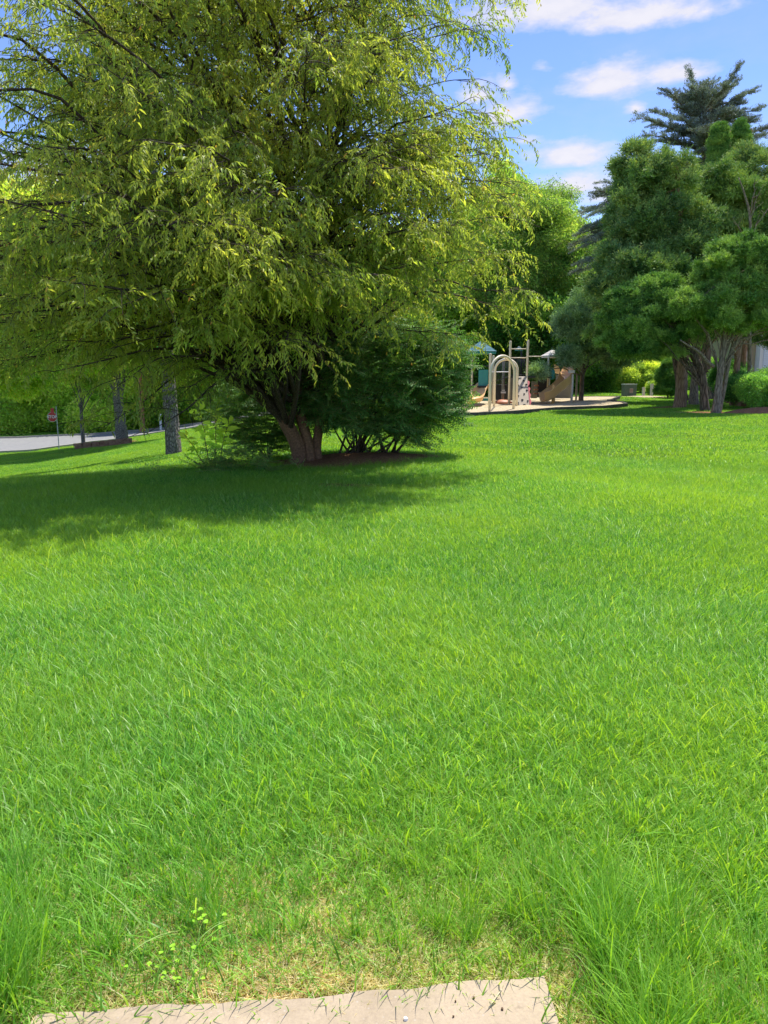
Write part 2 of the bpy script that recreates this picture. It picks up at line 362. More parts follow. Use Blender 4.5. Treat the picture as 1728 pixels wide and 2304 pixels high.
def scatter(name, protos, P, rot, scl, idx, tint, parent=None, mats=(), kind='stuff', loc=None):
    key = tuple(p.name for p in protos)
    if key not in _trees: _trees[key] = scatter_tree(protos)
    P = np.asarray(P, np.float32); n = len(P)
    me = bpy.data.meshes.new(name); me.vertices.add(n)
    if parent is not None:
        Mi = np.array(parent_inv(parent)); P = P@Mi[:3, :3].T+Mi[:3, 3]
    me.vertices.foreach_set('co', np.ascontiguousarray(P, np.float32).ravel())
    me.attributes.new('rot', 'FLOAT_VECTOR', 'POINT').data.foreach_set('vector', np.ascontiguousarray(rot, np.float32).ravel())
    me.attributes.new('scl', 'FLOAT', 'POINT').data.foreach_set('value', np.ascontiguousarray(scl, np.float32))
    me.attributes.new('idx', 'INT', 'POINT').data.foreach_set('value', np.ascontiguousarray(idx, np.int32))
    me.attributes.new('tint', 'FLOAT', 'POINT').data.foreach_set('value', np.ascontiguousarray(tint, np.float32))
    o = bpy.data.objects.new(name, me); COL.objects.link(o)
    md = o.modifiers.new('scatter', 'NODES'); md.node_group = _trees[key]
    if parent is not None: o.parent = parent
    o['kind'] = kind
    return o

# --- prototypes
def cherry_spray(seed, n=13, length=.5, young=.3):
    r = np.random.default_rng(seed); b = LB(); p = Vector((0, 0, 0)); a = r.uniform(-.1, .25); yaw = 0
    pts = [p.copy()]
    for i in range(8):
        a -= r.uniform(.08, .26); yaw += r.uniform(-.15, .15)
        p = p+Vector((math.cos(a)*math.cos(yaw), math.cos(a)*math.sin(yaw), math.sin(a)))*length/8; pts.append(p.copy())
    for i in range(8): b.stick(pts[i], pts[i+1], .0032*(1-i/11), (.10, .07, .03))
    for k in range(n):
        t = (k+.6)/n*8; i = min(int(t), 7); q = pts[i].lerp(pts[i+1], t-i); ax = (pts[i+1]-pts[i]).normalized()
        sd_ = 1 if k % 2 else -1
        d = ax*r.uniform(.1, .8)+ax.cross(Vector((0, 0, 1))).normalized()*sd_*r.uniform(.2, 1.1)+Vector((0, 0, r.uniform(-1.3, .1)))
        yt = k/n
        c = jit((.076, .104, .024), .3, r)*(1-young*yt)+jit((.19, .21, .03), .25, r)*young*yt
        if r.random() < .012: c = np.array((.20, .11, .03))
        b.leaf(q, d, (r.uniform(-.7, .7), r.uniform(-.7, .7), 1), r.uniform(.06, .125), r.uniform(.021, .034), c, droop=r.uniform(.3, 1.0), fold=.22, seg=3)
    return proto(b.mesh('cherry_spray', M['cherry_leaf']))
CH = [cherry_spray(i, n=11+i % 5, length=.38+.05*(i % 4), young=[.2, .5, .9][i % 3]) for i in range(7)]

def ball_clump(name, mat, seed, n, rad, L, ratio, cols, hang=.2, flat=1.0):
    r = np.random.default_rng(seed); b = LB()
    d = r.normal(size=(n, 3)); d /= np.linalg.norm(d, axis=1)[:, None]; rr = rad*r.uniform(.15, 1, n)**.6
    P = d*rr[:, None]*np.array((1, 1, flat)); D = d*.6+r.normal(size=(n, 3))*.6; D[:, 2] -= hang
    U = r.normal(size=(n, 3))*.7+np.array((0, 0, 1)); Ls = L*r.uniform(.6, 1.3, n)
    cols = np.asarray(cols, float); C = cols[r.integers(0, len(cols), n)]*(1+r.uniform(-.3, .3, n))[:, None]
    b.rhomb(P, D, U, Ls, Ls*ratio*r.uniform(.8, 1.2, n), C)
    for i in range(4): b.stick((0, 0, 0), tuple(P[i]), rad*.018, (.07, .05, .03))
    return proto(b.mesh(name, mat))
G1 = [(.05, .11, .018), (.065, .13, .02), (.04, .095, .015), (.09, .15, .025)]
DEC = [ball_clump('leaf_clump', M['tree_leaf'], 20+i, 110, .62, .15, .5, G1, .25) for i in range(4)]
G2 = [(.065, .12, .022), (.085, .135, .03), (.05, .10, .02), (.12, .145, .035)]
FINE = [ball_clump('fine_leaf_clump', M['tree_leaf'], 40+i, 130, .45, .085, .45, G2, .4) for i in range(4)]
SHR = [ball_clump('shrub_clump', M['bush_leaf'], 60+i, 90, .26, .06, .5, [(.03, .075, .02), (.04, .09, .02), (.06, .12, .025)], .0) for i in range(3)]
LIME = [ball_clump('lime_shrub_clump', M['tree_leaf'], 70+i, 80, .35, .11, .45, [(.085, .13, .025), (.11, .15, .03), (.06, .11, .02)], .0) for i in range(3)]

def euonymus_spray(seed):
    """flat layered twig with paired small dark leaves"""
    r = np.random.default_rng(seed); b = LB()
    def twig(p, yaw, L, n, lv):
        ax = Vector((math.cos(yaw), math.sin(yaw), r.uniform(-.1, .12))); e = p+ax*L; b.stick(p, e, .002, (.08, .07, .03))
        for k in range(n):
            q = p+ax*(L*(k+.7)/n)
            for s_ in (-1, 1):
                d = ax*.5+Vector((-ax.y, ax.x, 0))*s_*r.uniform(.7, 1)+Vector((0, 0, r.uniform(-.35, .05)))
                b.leaf(q, d, (r.uniform(-.25, .25), r.uniform(-.25, .25), 1), r.uniform(.04, .062), r.uniform(.018, .026), jit((.026, .06, .015), .35, r), droop=.35, fold=.15, seg=2)
        if lv: 
            for k in range(4): twig(p+ax*(L*(k+1)/5), yaw+(1 if k % 2 else -1)*r.uniform(.5, .9), L*.42, 4, 0)
    twig(Vector((0, 0, 0)), 0, .42, 7, 1)
    return proto(b.mesh('euonymus_spray', M['bush_leaf']))
EU = [euonymus_spray(80+i) for i in range(4)]

def plume(name, mat, seed, n, L, cols, spread=.5, wid=.10, up=.0, sub=7):
    """scale-leaf plume: a fan of thin upturned feathery spikes along +X"""
    r = np.random.default_rng(seed); b = LB(); P = []; D = []; Ls = []; C = []; Ws = []
    cols = np.asarray(cols, float)
    for i in range(n):
        th = r.normal()*spread; ph = r.normal()*spread*.8+up; d = np.array((math.cos(th)*math.cos(ph), math.sin(th)*math.cos(ph), math.sin(ph))); l = L*r.uniform(.5, 1.0)
        c = cols[r.integers(len(cols))]*(1+r.uniform(-.25, .25))
        for k in range(sub):
            t = (k+.5)/sub; q = d*l*t+np.array((0, 0, -.12*l*t*t)); dd = d+r.normal(size=3)*.5; dd[2] += .15
            P.append(q); D.append(dd); Ls.append(L*.28*r.uniform(.6, 1.2)*(1.1-t*.5)); C.append(c*(1+.3*t)); Ws.append(wid*Ls[-1]*2.2)
    b.rhomb(np.array(P), np.array(D), r.normal(size=(len(P), 3))+np.array((0, 0, .8)), np.array(Ls), np.array(Ws), np.array(C))
    return proto(b.mesh(name, mat))
CE = [plume('cedar_plume', M['conifer'], 100+i, 16, .62, [(.035, .065, .022), (.045, .08, .025), (.03, .055, .02), (.075, .095, .03)], .6, .13, .25) for i in range(4)]
HI = [plume('cypress_plume', M['conifer'], 110+i, 18, .5, [(.05, .092, .022), (.068, .118, .026), (.038, .072, .018)], .55, .17, .4) for i in range(4)]
JU = [plume('juniper_plume', M['conifer'], 120+i, 14, .65, [(.05, .085, .05), (.065, .10, .06), (.04, .07, .035)], .42, .10, .15) for i in range(4)]
AR = [plume('arborvitae_plume', M['conifer'], 130+i, 18, .5, [(.035, .075, .018), (.045, .095, .02), (.03, .065, .015)], .5, .16, .9) for i in range(3)]
def cedar_branchlet(seed):
    r = np.random.default_rng(seed); n = 150; x = r.uniform(0, .8, n); y = r.normal(size=n)*.13*(1-x*.5); P = np.stack([x, y, r.normal(size=n)*.035+.03-.08*x*x], 1)
    D = np.stack([r.normal(size=n)*.5+.35, r.normal(size=n)*.6, r.uniform(.2, 1.0, n)], 1); Ls = r.uniform(.06, .13, n)
    b = LB(); b.rhomb(P, D, r.normal(size=(n, 3)), Ls, Ls*.34, np.array([(.075, .098, .085), (.10, .125, .115), (.055, .07, .06)])[r.integers(0, 3, n)]); b.stick((0, 0, 0), (.75, 0, -.03), .012, (.07, .05, .035))
    return proto(b.mesh('cedar_branchlet', M['cedar']))
BC = [cedar_branchlet(140+i) for i in range(4)]

# --- grass tufts
def blades(r, n, rad, Lr, Wr, cols, lean=(.1, .7), bend=(.2, 1.2), az=None, azs=.9, S=4, seed_frac=0):
    a0 = r.uniform(0, 2*math.pi, n) if az is None else az+r.normal(size=n)*azs
    rr = rad*np.sqrt(r.uniform(0, 1, n)); pa = r.uniform(0, 2*math.pi, n); p = np.stack([rr*np.cos(pa), rr*np.sin(pa), np.full(n, -.01)], 1)
    L = r.uniform(*Lr, n); Wd = r.uniform(*Wr, n); th0 = r.uniform(*lean, n); bd = r.uniform(*bend, n); tw = r.uniform(-.9, .9, n)
    cols = np.asarray(cols, float); C = cols[r.integers(0, len(cols), n)]*(1+r.uniform(-.22, .22, n))[:, None]
    V = np.zeros((n, S+1, 2, 3)); CC = np.zeros((n, S+1, 2, 3)); q = p.copy()
    for k in range(S+1):
        t = k/S; th = th0+bd*t**1.4; h = np.stack([np.cos(a0), np.sin(a0)], 1)
        side = np.stack([-np.sin(a0+tw), np.cos(a0+tw), np.zeros(n)], 1); wd = Wd*(1-t**2.2)*(.65+.35*min(1, t*4))
        wd = np.maximum(wd, Wd*.02)
        V[:, k, 0] = q-side*wd[:, None]*.5; V[:, k, 1] = q+side*wd[:, None]*.5
        CC[:, k, 0] = CC[:, k, 1] = C*(1.0+.12*t)
        step = L/S; q = q+np.concatenate([h*np.sin(th)[:, None], np.cos(th)[:, None]], 1)*step[:, None]; q[:, 2] = np.maximum(q[:, 2], .004)
    idx = (np.arange(n)[:, None]*(S+1)*2)+(np.arange(S)*2)[None]; F = np.stack([idx, idx+1, idx+3, idx+2], -1).reshape(-1, 4)
    return V.reshape(-1, 3), F, CC.reshape(-1, 3)
GC = [(.068, .185, .022), (.092, .23, .026), (.052, .145, .020), (.118, .25, .034), (.17, .28, .07), (.04, .12, .012)]
def tuft(name, seed, parts):
    r = np.random.default_rng(seed); b = LB()
    for kw in parts: b.add(*blades(r, **kw))
    return proto(b.mesh(name, M['grass']))
DRY = [(.34, .29, .16), (.24, .20, .11), (.40, .37, .24), (.17, .19, .06)]
GR = []
for i in range(5):   # 0-4 near lawn patch
    GR.append(tuft('grass_patch', 200+i, [dict(n=520, rad=.30, Lr=(.04, .10), Wr=(.002, .0042), cols=GC, lean=(.1, 1.0), bend=(.1, 1.4)),
                                          dict(n=75, rad=.30, Lr=(.07, .16), Wr=(.0035, .0075), cols=GC, lean=(.2, 1.0), bend=(.3, 1.5), az=0, azs=1.5),
                                          dict(n=26, rad=.28, Lr=(.05, .13), Wr=(.002, .0035), cols=DRY, lean=(.8, 1.4), bend=(.2, .8))]))
for i in range(4):   # 5-8 middle distance
    GR.append(tuft('grass_patch', 210+i, [dict(n=700, rad=.42, Lr=(.04, .09), Wr=(.003, .0065), cols=GC, lean=(.1, 1.0), bend=(.1, 1.3), S=3),
                                          dict(n=70, rad=.42, Lr=(.07, .14), Wr=(.0035, .007), cols=GC, lean=(.2, 1.1), bend=(.3, 1.4), az=0, azs=1.5, S=3)]))
for i in range(3):   # 9-11 far
    GR.append(tuft('grass_patch', 220+i, [dict(n=620, rad=.9, Lr=(.05, .09), Wr=(.009, .018), cols=GC, lean=(.1, 1.1), bend=(.2, 1.2), S=2)]))
for i in range(3):   # 12-14 long tuft, upright
    GR.append(tuft('grass_tuft', 230+i, [dict(n=34, rad=.05, Lr=(.12, .34), Wr=(.003, .0068), cols=GC[:4], lean=(.02, .65), bend=(.0, 1.3), S=6),
                                         dict(n=16, rad=.06, Lr=(.08, .24), Wr=(.002, .004), cols=DRY, lean=(.5, 1.2), bend=(.2, .9), S=4)]))
for i in range(3):   # 15-17 straw thatch
    GR.append(tuft('straw_patch', 240+i, [dict(n=260, rad=.17, Lr=(.02, .10), Wr=(.0016, .0034), cols=DRY, lean=(1.1, 1.55), bend=(-.1, .3), S=3),
                                          dict(n=22, rad=.17, Lr=(.03, .09), Wr=(.0025, .0045), cols=GC, lean=(.2, .9), bend=(.2, 1.2))]))
for i in range(3):   # 18-20 sparse low green
    GR.append(tuft('sparse_patch', 250+i, [dict(n=60, rad=.14, Lr=(.04, .12), Wr=(.003, .006), cols=GC+[(.15, .24, .03)], lean=(.1, 1.1), bend=(.2, 1.3))]))
for i in range(3):   # 21-23 single long leaning blades, pale colours stand in for sun glints
    GR.append(tuft('leaning_blades', 260+i, [dict(n=9, rad=.12, Lr=(.16, .32), Wr=(.004, .007), cols=[(.16, .26, .07), (.22, .30, .12), (.08, .22, .02)], lean=(.4, 1.1), bend=(.3, 1.2), az=0, azs=.9, S=6)]))

# ------------------------------------------------------------------ woody parts
def smooth(pts, k=5):
    P = [Vector(p) for p in pts]; P = [P[0]*2-P[1]]+P+[P[-1]*2-P[-2]]; out = []
    for i in range(1, len(P)-2):
        for j in range(k):
            t = j/k; a, b, c, d = P[i-1:i+3]
            out.append(.5*((2*b)+(c-a)*t+(2*a-5*b+4*c-d)*t*t+(3*b-a-3*c+d)*t**3))
    out.append(P[-2]); return out
def trunk_mesh(mb, pts, r0, r1, n=26, k=6, ridge=.07, flare=.5, flareh=.5, seed=0, ridges=9):
    rr = random.Random(seed); S = smooth(pts, k); tot_ = sum((S[i+1]-S[i]).length for i in range(len(S)-1)); l = 0; rings = []
    ph = [rr.uniform(0, 6.28) for _ in range(8)]; ref = Vector((0, 1, 0)); v = []
    for i, p in enumerate(S):
        if i: l += (S[i]-S[i-1]).length
        t_ = (S[min(i+1, len(S)-1)]-S[max(i-1, 0)]).normalized(); a = t_.cross(ref).normalized(); b = t_.cross(a)
        rad = r0+(r1-r0)*(l/tot_)**.8; fl = flare*math.exp(-l/(flareh*.4))
        for q in range(n):
            th = q*2*math.pi/n
            g = 1+ridge*math.sin(ridges*th+ph[0]+1.5*math.sin(l*2.1+ph[1]))*math.sin(3*th+ph[2]+l*1.7)+ridge*.7*math.sin(5*th+ph[3]+l*3)+ridge*.8*rr.uniform(-.5, .5)
            g += fl*(.6+.5*math.sin(5*th+ph[4]))
            v.append(p+(a*math.cos(th)+b*math.sin(th))*rad*g)
    f = [(i*n+q, (i+1)*n+q, (i+1)*n+(q+1) % n, i*n+(q+1) % n) for i in range(len(S)-1) for q in range(n)]
    f.append(tuple(range((len(S)-1)*n+n-1, (len(S)-1)*n-1, -1)))
    mb.add(v, f); return S
def curve_to(a, b, sag=.0, lift=.3, n=7, wob=.06, r=random):
    a = Vector(a); b = Vector(b); L = (b-a).length; out = []
    for i in range(n+1):
        t = i/n; p = a.lerp(b, t); p.z += lift*L*math.sin(math.pi*t)*(1-t*.3)-sag*L*t*t
        if 0 < i < n: p += Vector((r.uniform(-1, 1), r.uniform(-1, 1), r.uniform(-1, 1)))*wob*L*.5
        out.append(p)
    return out
def taper(a, b, n): return [a+(b-a)*i/(n-1) for i in range(n)]

def lobed(ells, nl, per, r, lr=(.28, .45), top=True, zmin=None, shell=.6):
    """points on the outer shells of small lobes spread through big ellipsoids [(c, radii)]: gives clumps with gaps between"""
    P = []; N = []; T = []; vol = np.array([e[1][0]*e[1][1]*e[1][2] for e in ells])**.67; vol = vol/vol.sum()
    for c, rad in [ells[i] for i in r.choice(len(ells), nl, p=vol)]:
        d = r.normal(size=3); d /= np.linalg.norm(d); q = np.array(c)+d*np.array(rad)*(r.uniform(.25, 1)**.5)*.82
        s = float(np.mean(rad))*r.uniform(*lr); k = max(3, int(per*(s/(np.mean(rad)*.36))**2)); e = r.normal(size=(k, 3))
        if top: e[:, 2] = np.abs(e[:, 2])*.9-.25*np.linalg.norm(e, axis=1)*.5
        e /= np.linalg.norm(e, axis=1)[:, None]; rr = s*(shell+(1-shell)*r.uniform(-1, 1, k))
        P.append(q+e*rr[:, None]*np.array((1.1, 1.1, .8))); N.append(e+d*.5); T.append(np.full(k, r.normal()*.42))
    P = np.concatenate(P); N = np.concatenate(N); T = np.concatenate(T)
    if zmin is not None: k = P[:, 2] > (zmin(P) if callable(zmin) else zmin); P, N, T = P[k], N[k], T[k]
    return P, N, T
def out_rot(N, r, pitch=0, pj=.3, yj=.5, roll=.4):
    yaw = np.arctan2(N[:, 1], N[:, 0])+r.normal(size=len(N))*yj; el_ = np.arctan2(N[:, 2], np.hypot(N[:, 0], N[:, 1]))*.5+pitch+r.normal(size=len(N))*pj
    return np.stack([r.normal(size=len(N))*roll, -el_, yaw], 1)
def leafy_tree(name, label, cat, base, trunk_r, ells, protos, bark, nl=60, per=60, scl=(.8, 1.3), group=None, seed=1, zmin=None, top_z=None, pitch=0, lr=(.22, .5), nlimb=6, lean=(0, 0), pj=.5, roll=1.0, tint0=0, trunk_n=12, flare=.4, shell=.6):
    r = np.random.default_rng(seed); rr = random.Random(seed); base = Vector(base)
    t = empty(name, base, label, cat, group)
    cz = max(c[2]+.3*rd[2] for c, rd in ells) if top_z is None else top_z; cx = float(np.mean([c[0] for c, _ in ells])); cy = float(np.mean([c[1] for c, _ in ells]))
    zl = min(c[2]-rd[2] for c, rd in ells)
    mb = MB(); mid = Vector((base.x+lean[0]*.4, base.y+lean[1]*.4, base.z+(cz-base.z)*.45)); tp = Vector(((base.x+cx)/2+lean[0]*.5, (base.y+cy)/2, cz))
    S = trunk_mesh(mb, [base-Vector((0, 0, .15)), base.lerp(mid, .4), mid, tp], trunk_r, trunk_r*.25, n=trunk_n, k=5, flare=flare, flareh=trunk_r*3, seed=seed)
    mb.build('trunk', bark, t, True)
    P, N, T = lobed(ells, nl, per, r, lr, zmin=zmin, shell=shell)
    ml = MB()
    for i in range(nlimb*4):
        q = Vector(P[r.integers(len(P))]); a = S[min(len(S)-1, int(len(S)*rr.uniform(.35, .9)))]
        pts = curve_to(a, q, lift=.12, n=5, r=rr); ml.tube(pts, taper(trunk_r*rr.uniform(.12, .3), trunk_r*.04, len(pts)), n=5, cap=False)
    if nlimb: tag(ml.build('branches', bark, t, True), kind='stuff')
    scatter('crown', protos, P, out_rot(N, r, pitch, pj, .6, roll), r.uniform(*scl, len(P)), r.integers(0, len(protos), len(P)), np.clip(T+r.normal(size=len(P))*.35+tint0, -1.6, 1.6), t)
    return t

# ------------------------------------------------------------------ the setting
# ground sheet, dense near the camera
def gax(m, fine, n1, n2):
    a = np.linspace(0, fine, n1); b = fine*(m/fine)**(np.linspace(0, 1, n2)[1:]); return np.concatenate([a, b])
gx = gax(900, 30, 90, 26); gx = np.concatenate([-gx[:0:-1], gx]); gy = np.concatenate([-gax(600, 20, 14, 14)[:0:-1], gax(900, 75, 180, 22)])
X, Y = np.meshgrid(gx, gy); Z = H(X, Y)
slab = [G(76, 2303), G(420, 2266), G(780, 2230), G(1235, 2199), G(1330, 2320)]
slab[0] = Vector((-.93, 1.50, 0)); 
SLAB = [(-.98, 1.20), (-.93, 1.545), (.45, 1.705), (.62, .5), (-1.0, .4)]
SLAB = None
e1 = G(80, 2302); e2 = G(1225, 2214); dirx = Vector((e2.x-e1.x, e2.y-e1.y)).normalized(); 
SLAB = [(e1.x, e1.y), (e2.x, e2.y), (e2.x+.02-dirx.y*-1.2*0+.04, e2.y-1.6), (e1.x-.30, e1.y-1.6)]
Z = np.where(inpoly(X, Y, SLAB), Z-.05, Z)
V = np.stack([X.ravel(), Y.ravel(), Z.ravel()], 1); ny, nx = X.shape
I = (np.arange(ny-1)[:, None]*nx+np.arange(nx-1)[None]).reshape(-1); F = np.stack([I, I+1, I+1+nx, I+nx], 1)
ground = bpy.data.objects.new('lawn', npmesh('lawn', V, F, None, M['lawn'], True)); COL.objects.link(ground); ground['kind'] = 'structure'
# paving slab at the camera's feet: broken, slightly uneven edge
mb = MB(); top = []; N_ = 60
rs = random.Random(5)
for i in range(N_+1):
    t_ = i/N_; x = e1.x+(e2.x-e1.x)*t_; y = e1.y+(e2.y-e1.y)*t_
    top.append(Vector((x, y+.006*math.sin(t_*9)+.004*math.sin(t_*31+1)+rs.uniform(-.0022, .0022), 0)))
lo = [Vector((SLAB[2][0], SLAB[2][1], 0)), Vector((SLAB[3][0], SLAB[3][1], 0))]
ring = top+lo; n = len(ring); zt = Hf(0, 1.6)+.022
inner = [Vector((p.x, p.y, 0))+(Vector((0, .7, 0))-Vector((p.x, p.y, 0))).normalized()*.006 for p in ring]
vv = [(p.x, p.y, zt-.09) for p in ring]+[(p.x, p.y, zt-.006) for p in ring]+[(p.x, p.y, zt) for p in inner]
ff = [(i, (i+1) % n, n+(i+1) % n, n+i)[::-1] for i in range(n)]+[(n+i, n+(i+1) % n, 2*n+(i+1) % n, 2*n+i)[::-1] for i in range(n)]+[tuple(range(2*n, 3*n))[::-1]]
mb.add(vv, ff); o = mb.build('paving_slab', M['slab']); o['kind'] = 'structure'

# road on the left, draped over the terrain
near_e = [G(-60, 1024), G(0, 1020), G(60, 1015), G(125, 1010), G(170, 1002), G(250, 987), G(330, 978)]
far_e = [G(-60, 990), G(0, 987), G(60, 985), G(125, 982), G(180, 979), G(260, 973), G(350, 967)]
ne = [Vector((p.x, p.y)) for p in near_e]; fe = [Vector((p.x, p.y)) for p in far_e]
def ext(L, f=2.5):
    return [L[0]+(L[0]-L[2])*f]+L+[L[-1]+(L[-1]-L[-3])*f]
NE = smooth([Vector((-44, 46, 0)), Vector((-33, 49.5, 0)), Vector((-27.5, 52, 0)), Vector((-24, 54, 0)), Vector((-21.6, 57, 0)), Vector((-18.5, 60.5, 0)), Vector((-12, 63.5, 0)), Vector((0, 67, 0))], 8)
FE = smooth([Vector((-62, 57, 0)), Vector((-45, 62.5, 0)), Vector((-36, 65.5, 0)), Vector((-30, 68, 0)), Vector((-25, 70, 0)), Vector((-20, 71.5, 0)), Vector((-12, 73, 0)), Vector((0, 76, 0))], 8)
def ribbon(name, A, B, mat, zo, m=10):
    V = []; n = len(A)
    for a, b in zip(A, B):
        for j in range(m+1):
            p = a.lerp(b, j/m); V.append((p.x, p.y, Hf(p.x, p.y)+zo))
    F = [(i*(m+1)+j, (i+1)*(m+1)+j, (i+1)*(m+1)+j+1, i*(m+1)+j+1) for i in range(n-1) for j in range(m)]
    mb = MB(); mb.add(V, F); o = mb.build(name, mat, None, True); o['kind'] = 'structure'; return o
ribbon('road', NE, FE, M['asphalt'], .05)
ROAD = [(p.x, p.y) for p in NE]+[(p.x, p.y) for p in FE[::-1]]
def kerb(A, out, h, wd):
    mb = MB(); V = []
    for i, a in enumerate(A):
        d = (A[min(i+1, len(A)-1)]-A[max(0, i-1)]).normalized(); nn = Vector((-d.y, d.x, 0))*out; z = Hf(a.x, a.y)
        for o_, zz in ((0, -.1), (0, h), (wd, h), (wd, -.1)): V.append((a.x+nn.x*o_, a.y+nn.y*o_, z+zz))
    F = [(i*4+j, i*4+4+j, i*4+5+j, i*4+1+j) for i in range(len(A)-1) for j in range(3)]
    mb.add(V, F); o = mb.build('road_kerb', M['kerb']); o['kind'] = 'structure'
kerb(NE, -1, .14, .16); kerb(FE, 1, .18, .16)

# playground bed with its timber border
def GP(px, d):
    p = W(px, 900, d); return Vector((p.x, p.y, Hf(p.x, p.y)))
bed = [Vector((1.0, 34.9, 0)), Vector((4.3, 36.1, 0)), Vector((8.4, 38.2, 0)), Vector((12.6, 40.5, 0)), Vector((13.2, 46.0, 0)), Vector((15.2, 50.5, 0)), Vector((8, 55, 0)), Vector((1.5, 54, 0))]
BED = [(p.x, p.y) for p in bed]; BZ = .13
def bedz(x, y): return Hf(x, y)+BZ
cen = sum(bed, Vector())/len(bed); mb = MB(); rings = []
K = 14; dense = []
for i in range(len(bed)):
    for j in range(6): dense.append(bed[i].lerp(bed[(i+1) % len(bed)], j/6))
nd = len(dense); V = []
for k in range(K+1):
    for p in dense:
        q = cen.lerp(p, k/K); V.append((q.x, q.y, bedz(q.x, q.y)+.012*math.sin(q.x*5)*math.cos(q.y*4)))
mb.add(V, [(k*nd+i, (k+1)*nd+i, (k+1)*nd+(i+1) % nd, k*nd+(i+1) % nd) for k in range(K) for i in range(nd)])
o = mb.build('playground_surface', M['chips'], None, True); o['kind'] = 'structure'
bt = empty('playground_border', (cen.x, cen.y, Hf(cen.x, cen.y)), 'dark timber border boards around the wood-chip playground bed', 'border')
for i in range(len(bed)):
    a, b = bed[i], bed[(i+1) % len(bed)]; L = (b-a).length; k = max(1, round(L/1.8))
    for j in range(k):
        p = a.lerp(b, j/k); q = a.lerp(b, (j+1)/k); d = (q-p).normalized(); z1 = Hf(p.x, p.y); z2 = Hf(q.x, q.y); nn = Vector((-d.y, d.x, 0))*.07
        p = p+d*.008; q = q-d*.008; mb = MB()
        mb.add([(p.x-nn.x, p.y-nn.y, z1-.1), (q.x-nn.x, q.y-nn.y, z2-.1), (q.x+nn.x, q.y+nn.y, z2-.1), (p.x+nn.x, p.y+nn.y, z1-.1),
                (p.x-nn.x, p.y-nn.y, z1+.17), (q.x-nn.x, q.y-nn.y, z2+.17), (q.x+nn.x, q.y+nn.y, z2+.17), (p.x+nn.x, p.y+nn.y, z1+.17)],
               [(0, 3, 2, 1), (4, 5, 6, 7), (0, 1, 5, 4), (1, 2, 6, 5), (2, 3, 7, 6), (3, 0, 4, 7)]); mb.build('border_board', M['timber'], bt)

# mulch under the cherry, bare dirt under the right-hand trees, mulch mound at the shrubs
def patch(name, c, rx, ry, h, mat, kind='structure', seed=1, rot=0):
    r = random.Random(seed); V = [(0, 0, h)]; F = []; n = 40; ph = [r.uniform(0, 6.28) for _ in range(4)]
    for k in range(1, 9):
        for i in range(n):
            th = i*2*math.pi/n; e = 1+.12*math.sin(3*th+ph[0])+.08*math.sin(5*th+ph[1])+.05*math.sin(11*th+ph[2])
            V.append((rx*e*k/8*math.cos(th), ry*e*k/8*math.sin(th), h*(1-(k/8)**2)+r.uniform(-.008, .008)-(.03 if k == 8 else 0)))
    F = [(0, 1+i, 1+(i+1) % n) for i in range(n)]+[(1+(k-1)*n+i, 1+k*n+i, 1+k*n+(i+1) % n, 1+(k-1)*n+(i+1) % n) for k in range(1, 8) for i in range(n)]
    V = [(c[0]+x*math.cos(rot)-y*math.sin(rot), c[1]+x*math.sin(rot)+y*math.cos(rot), z) for x, y, z in V]; V = [(x, y, z+Hf(x, y)+.012) for x, y, z in V]
    mb = MB(); mb.add(V, F); o = mb.build(name, mat, None, True); o['kind'] = kind
    return o
patch('mulch_bed', (-.55, 14.55), 1.75, 1.15, .07, M['mulch'], seed=2)
patch('dirt_ground', (-.6, 11.6), .55, .22, .01, M['mulch'], seed=8)
patch('dirt_ground', (13.2, 33.2), 1.5, .7, .04, M['mulch'], seed=3)
patch('dirt_ground', (14.2, 38.2), 1.5, .8, .04, M['mulch'], seed=4)
mound_c = GP(1715, 31.0)
patch('mulch_bed', (mound_c.x+.3, 31.6), 1.5, 1.2, .30, M['mulch'], seed=5)
patch('mulch_bed', (-17.6, 50.4), 1.6, .9, .18, M['mulch'], seed=6)
patch('mulch_bed', (24.2, 44), 3.6, 8, .25, M['mulch'], seed=9)
patch('mulch_bed', (GP(1438, 53).x, 53), 1.9, .7, .12, M['chips'], seed=10)

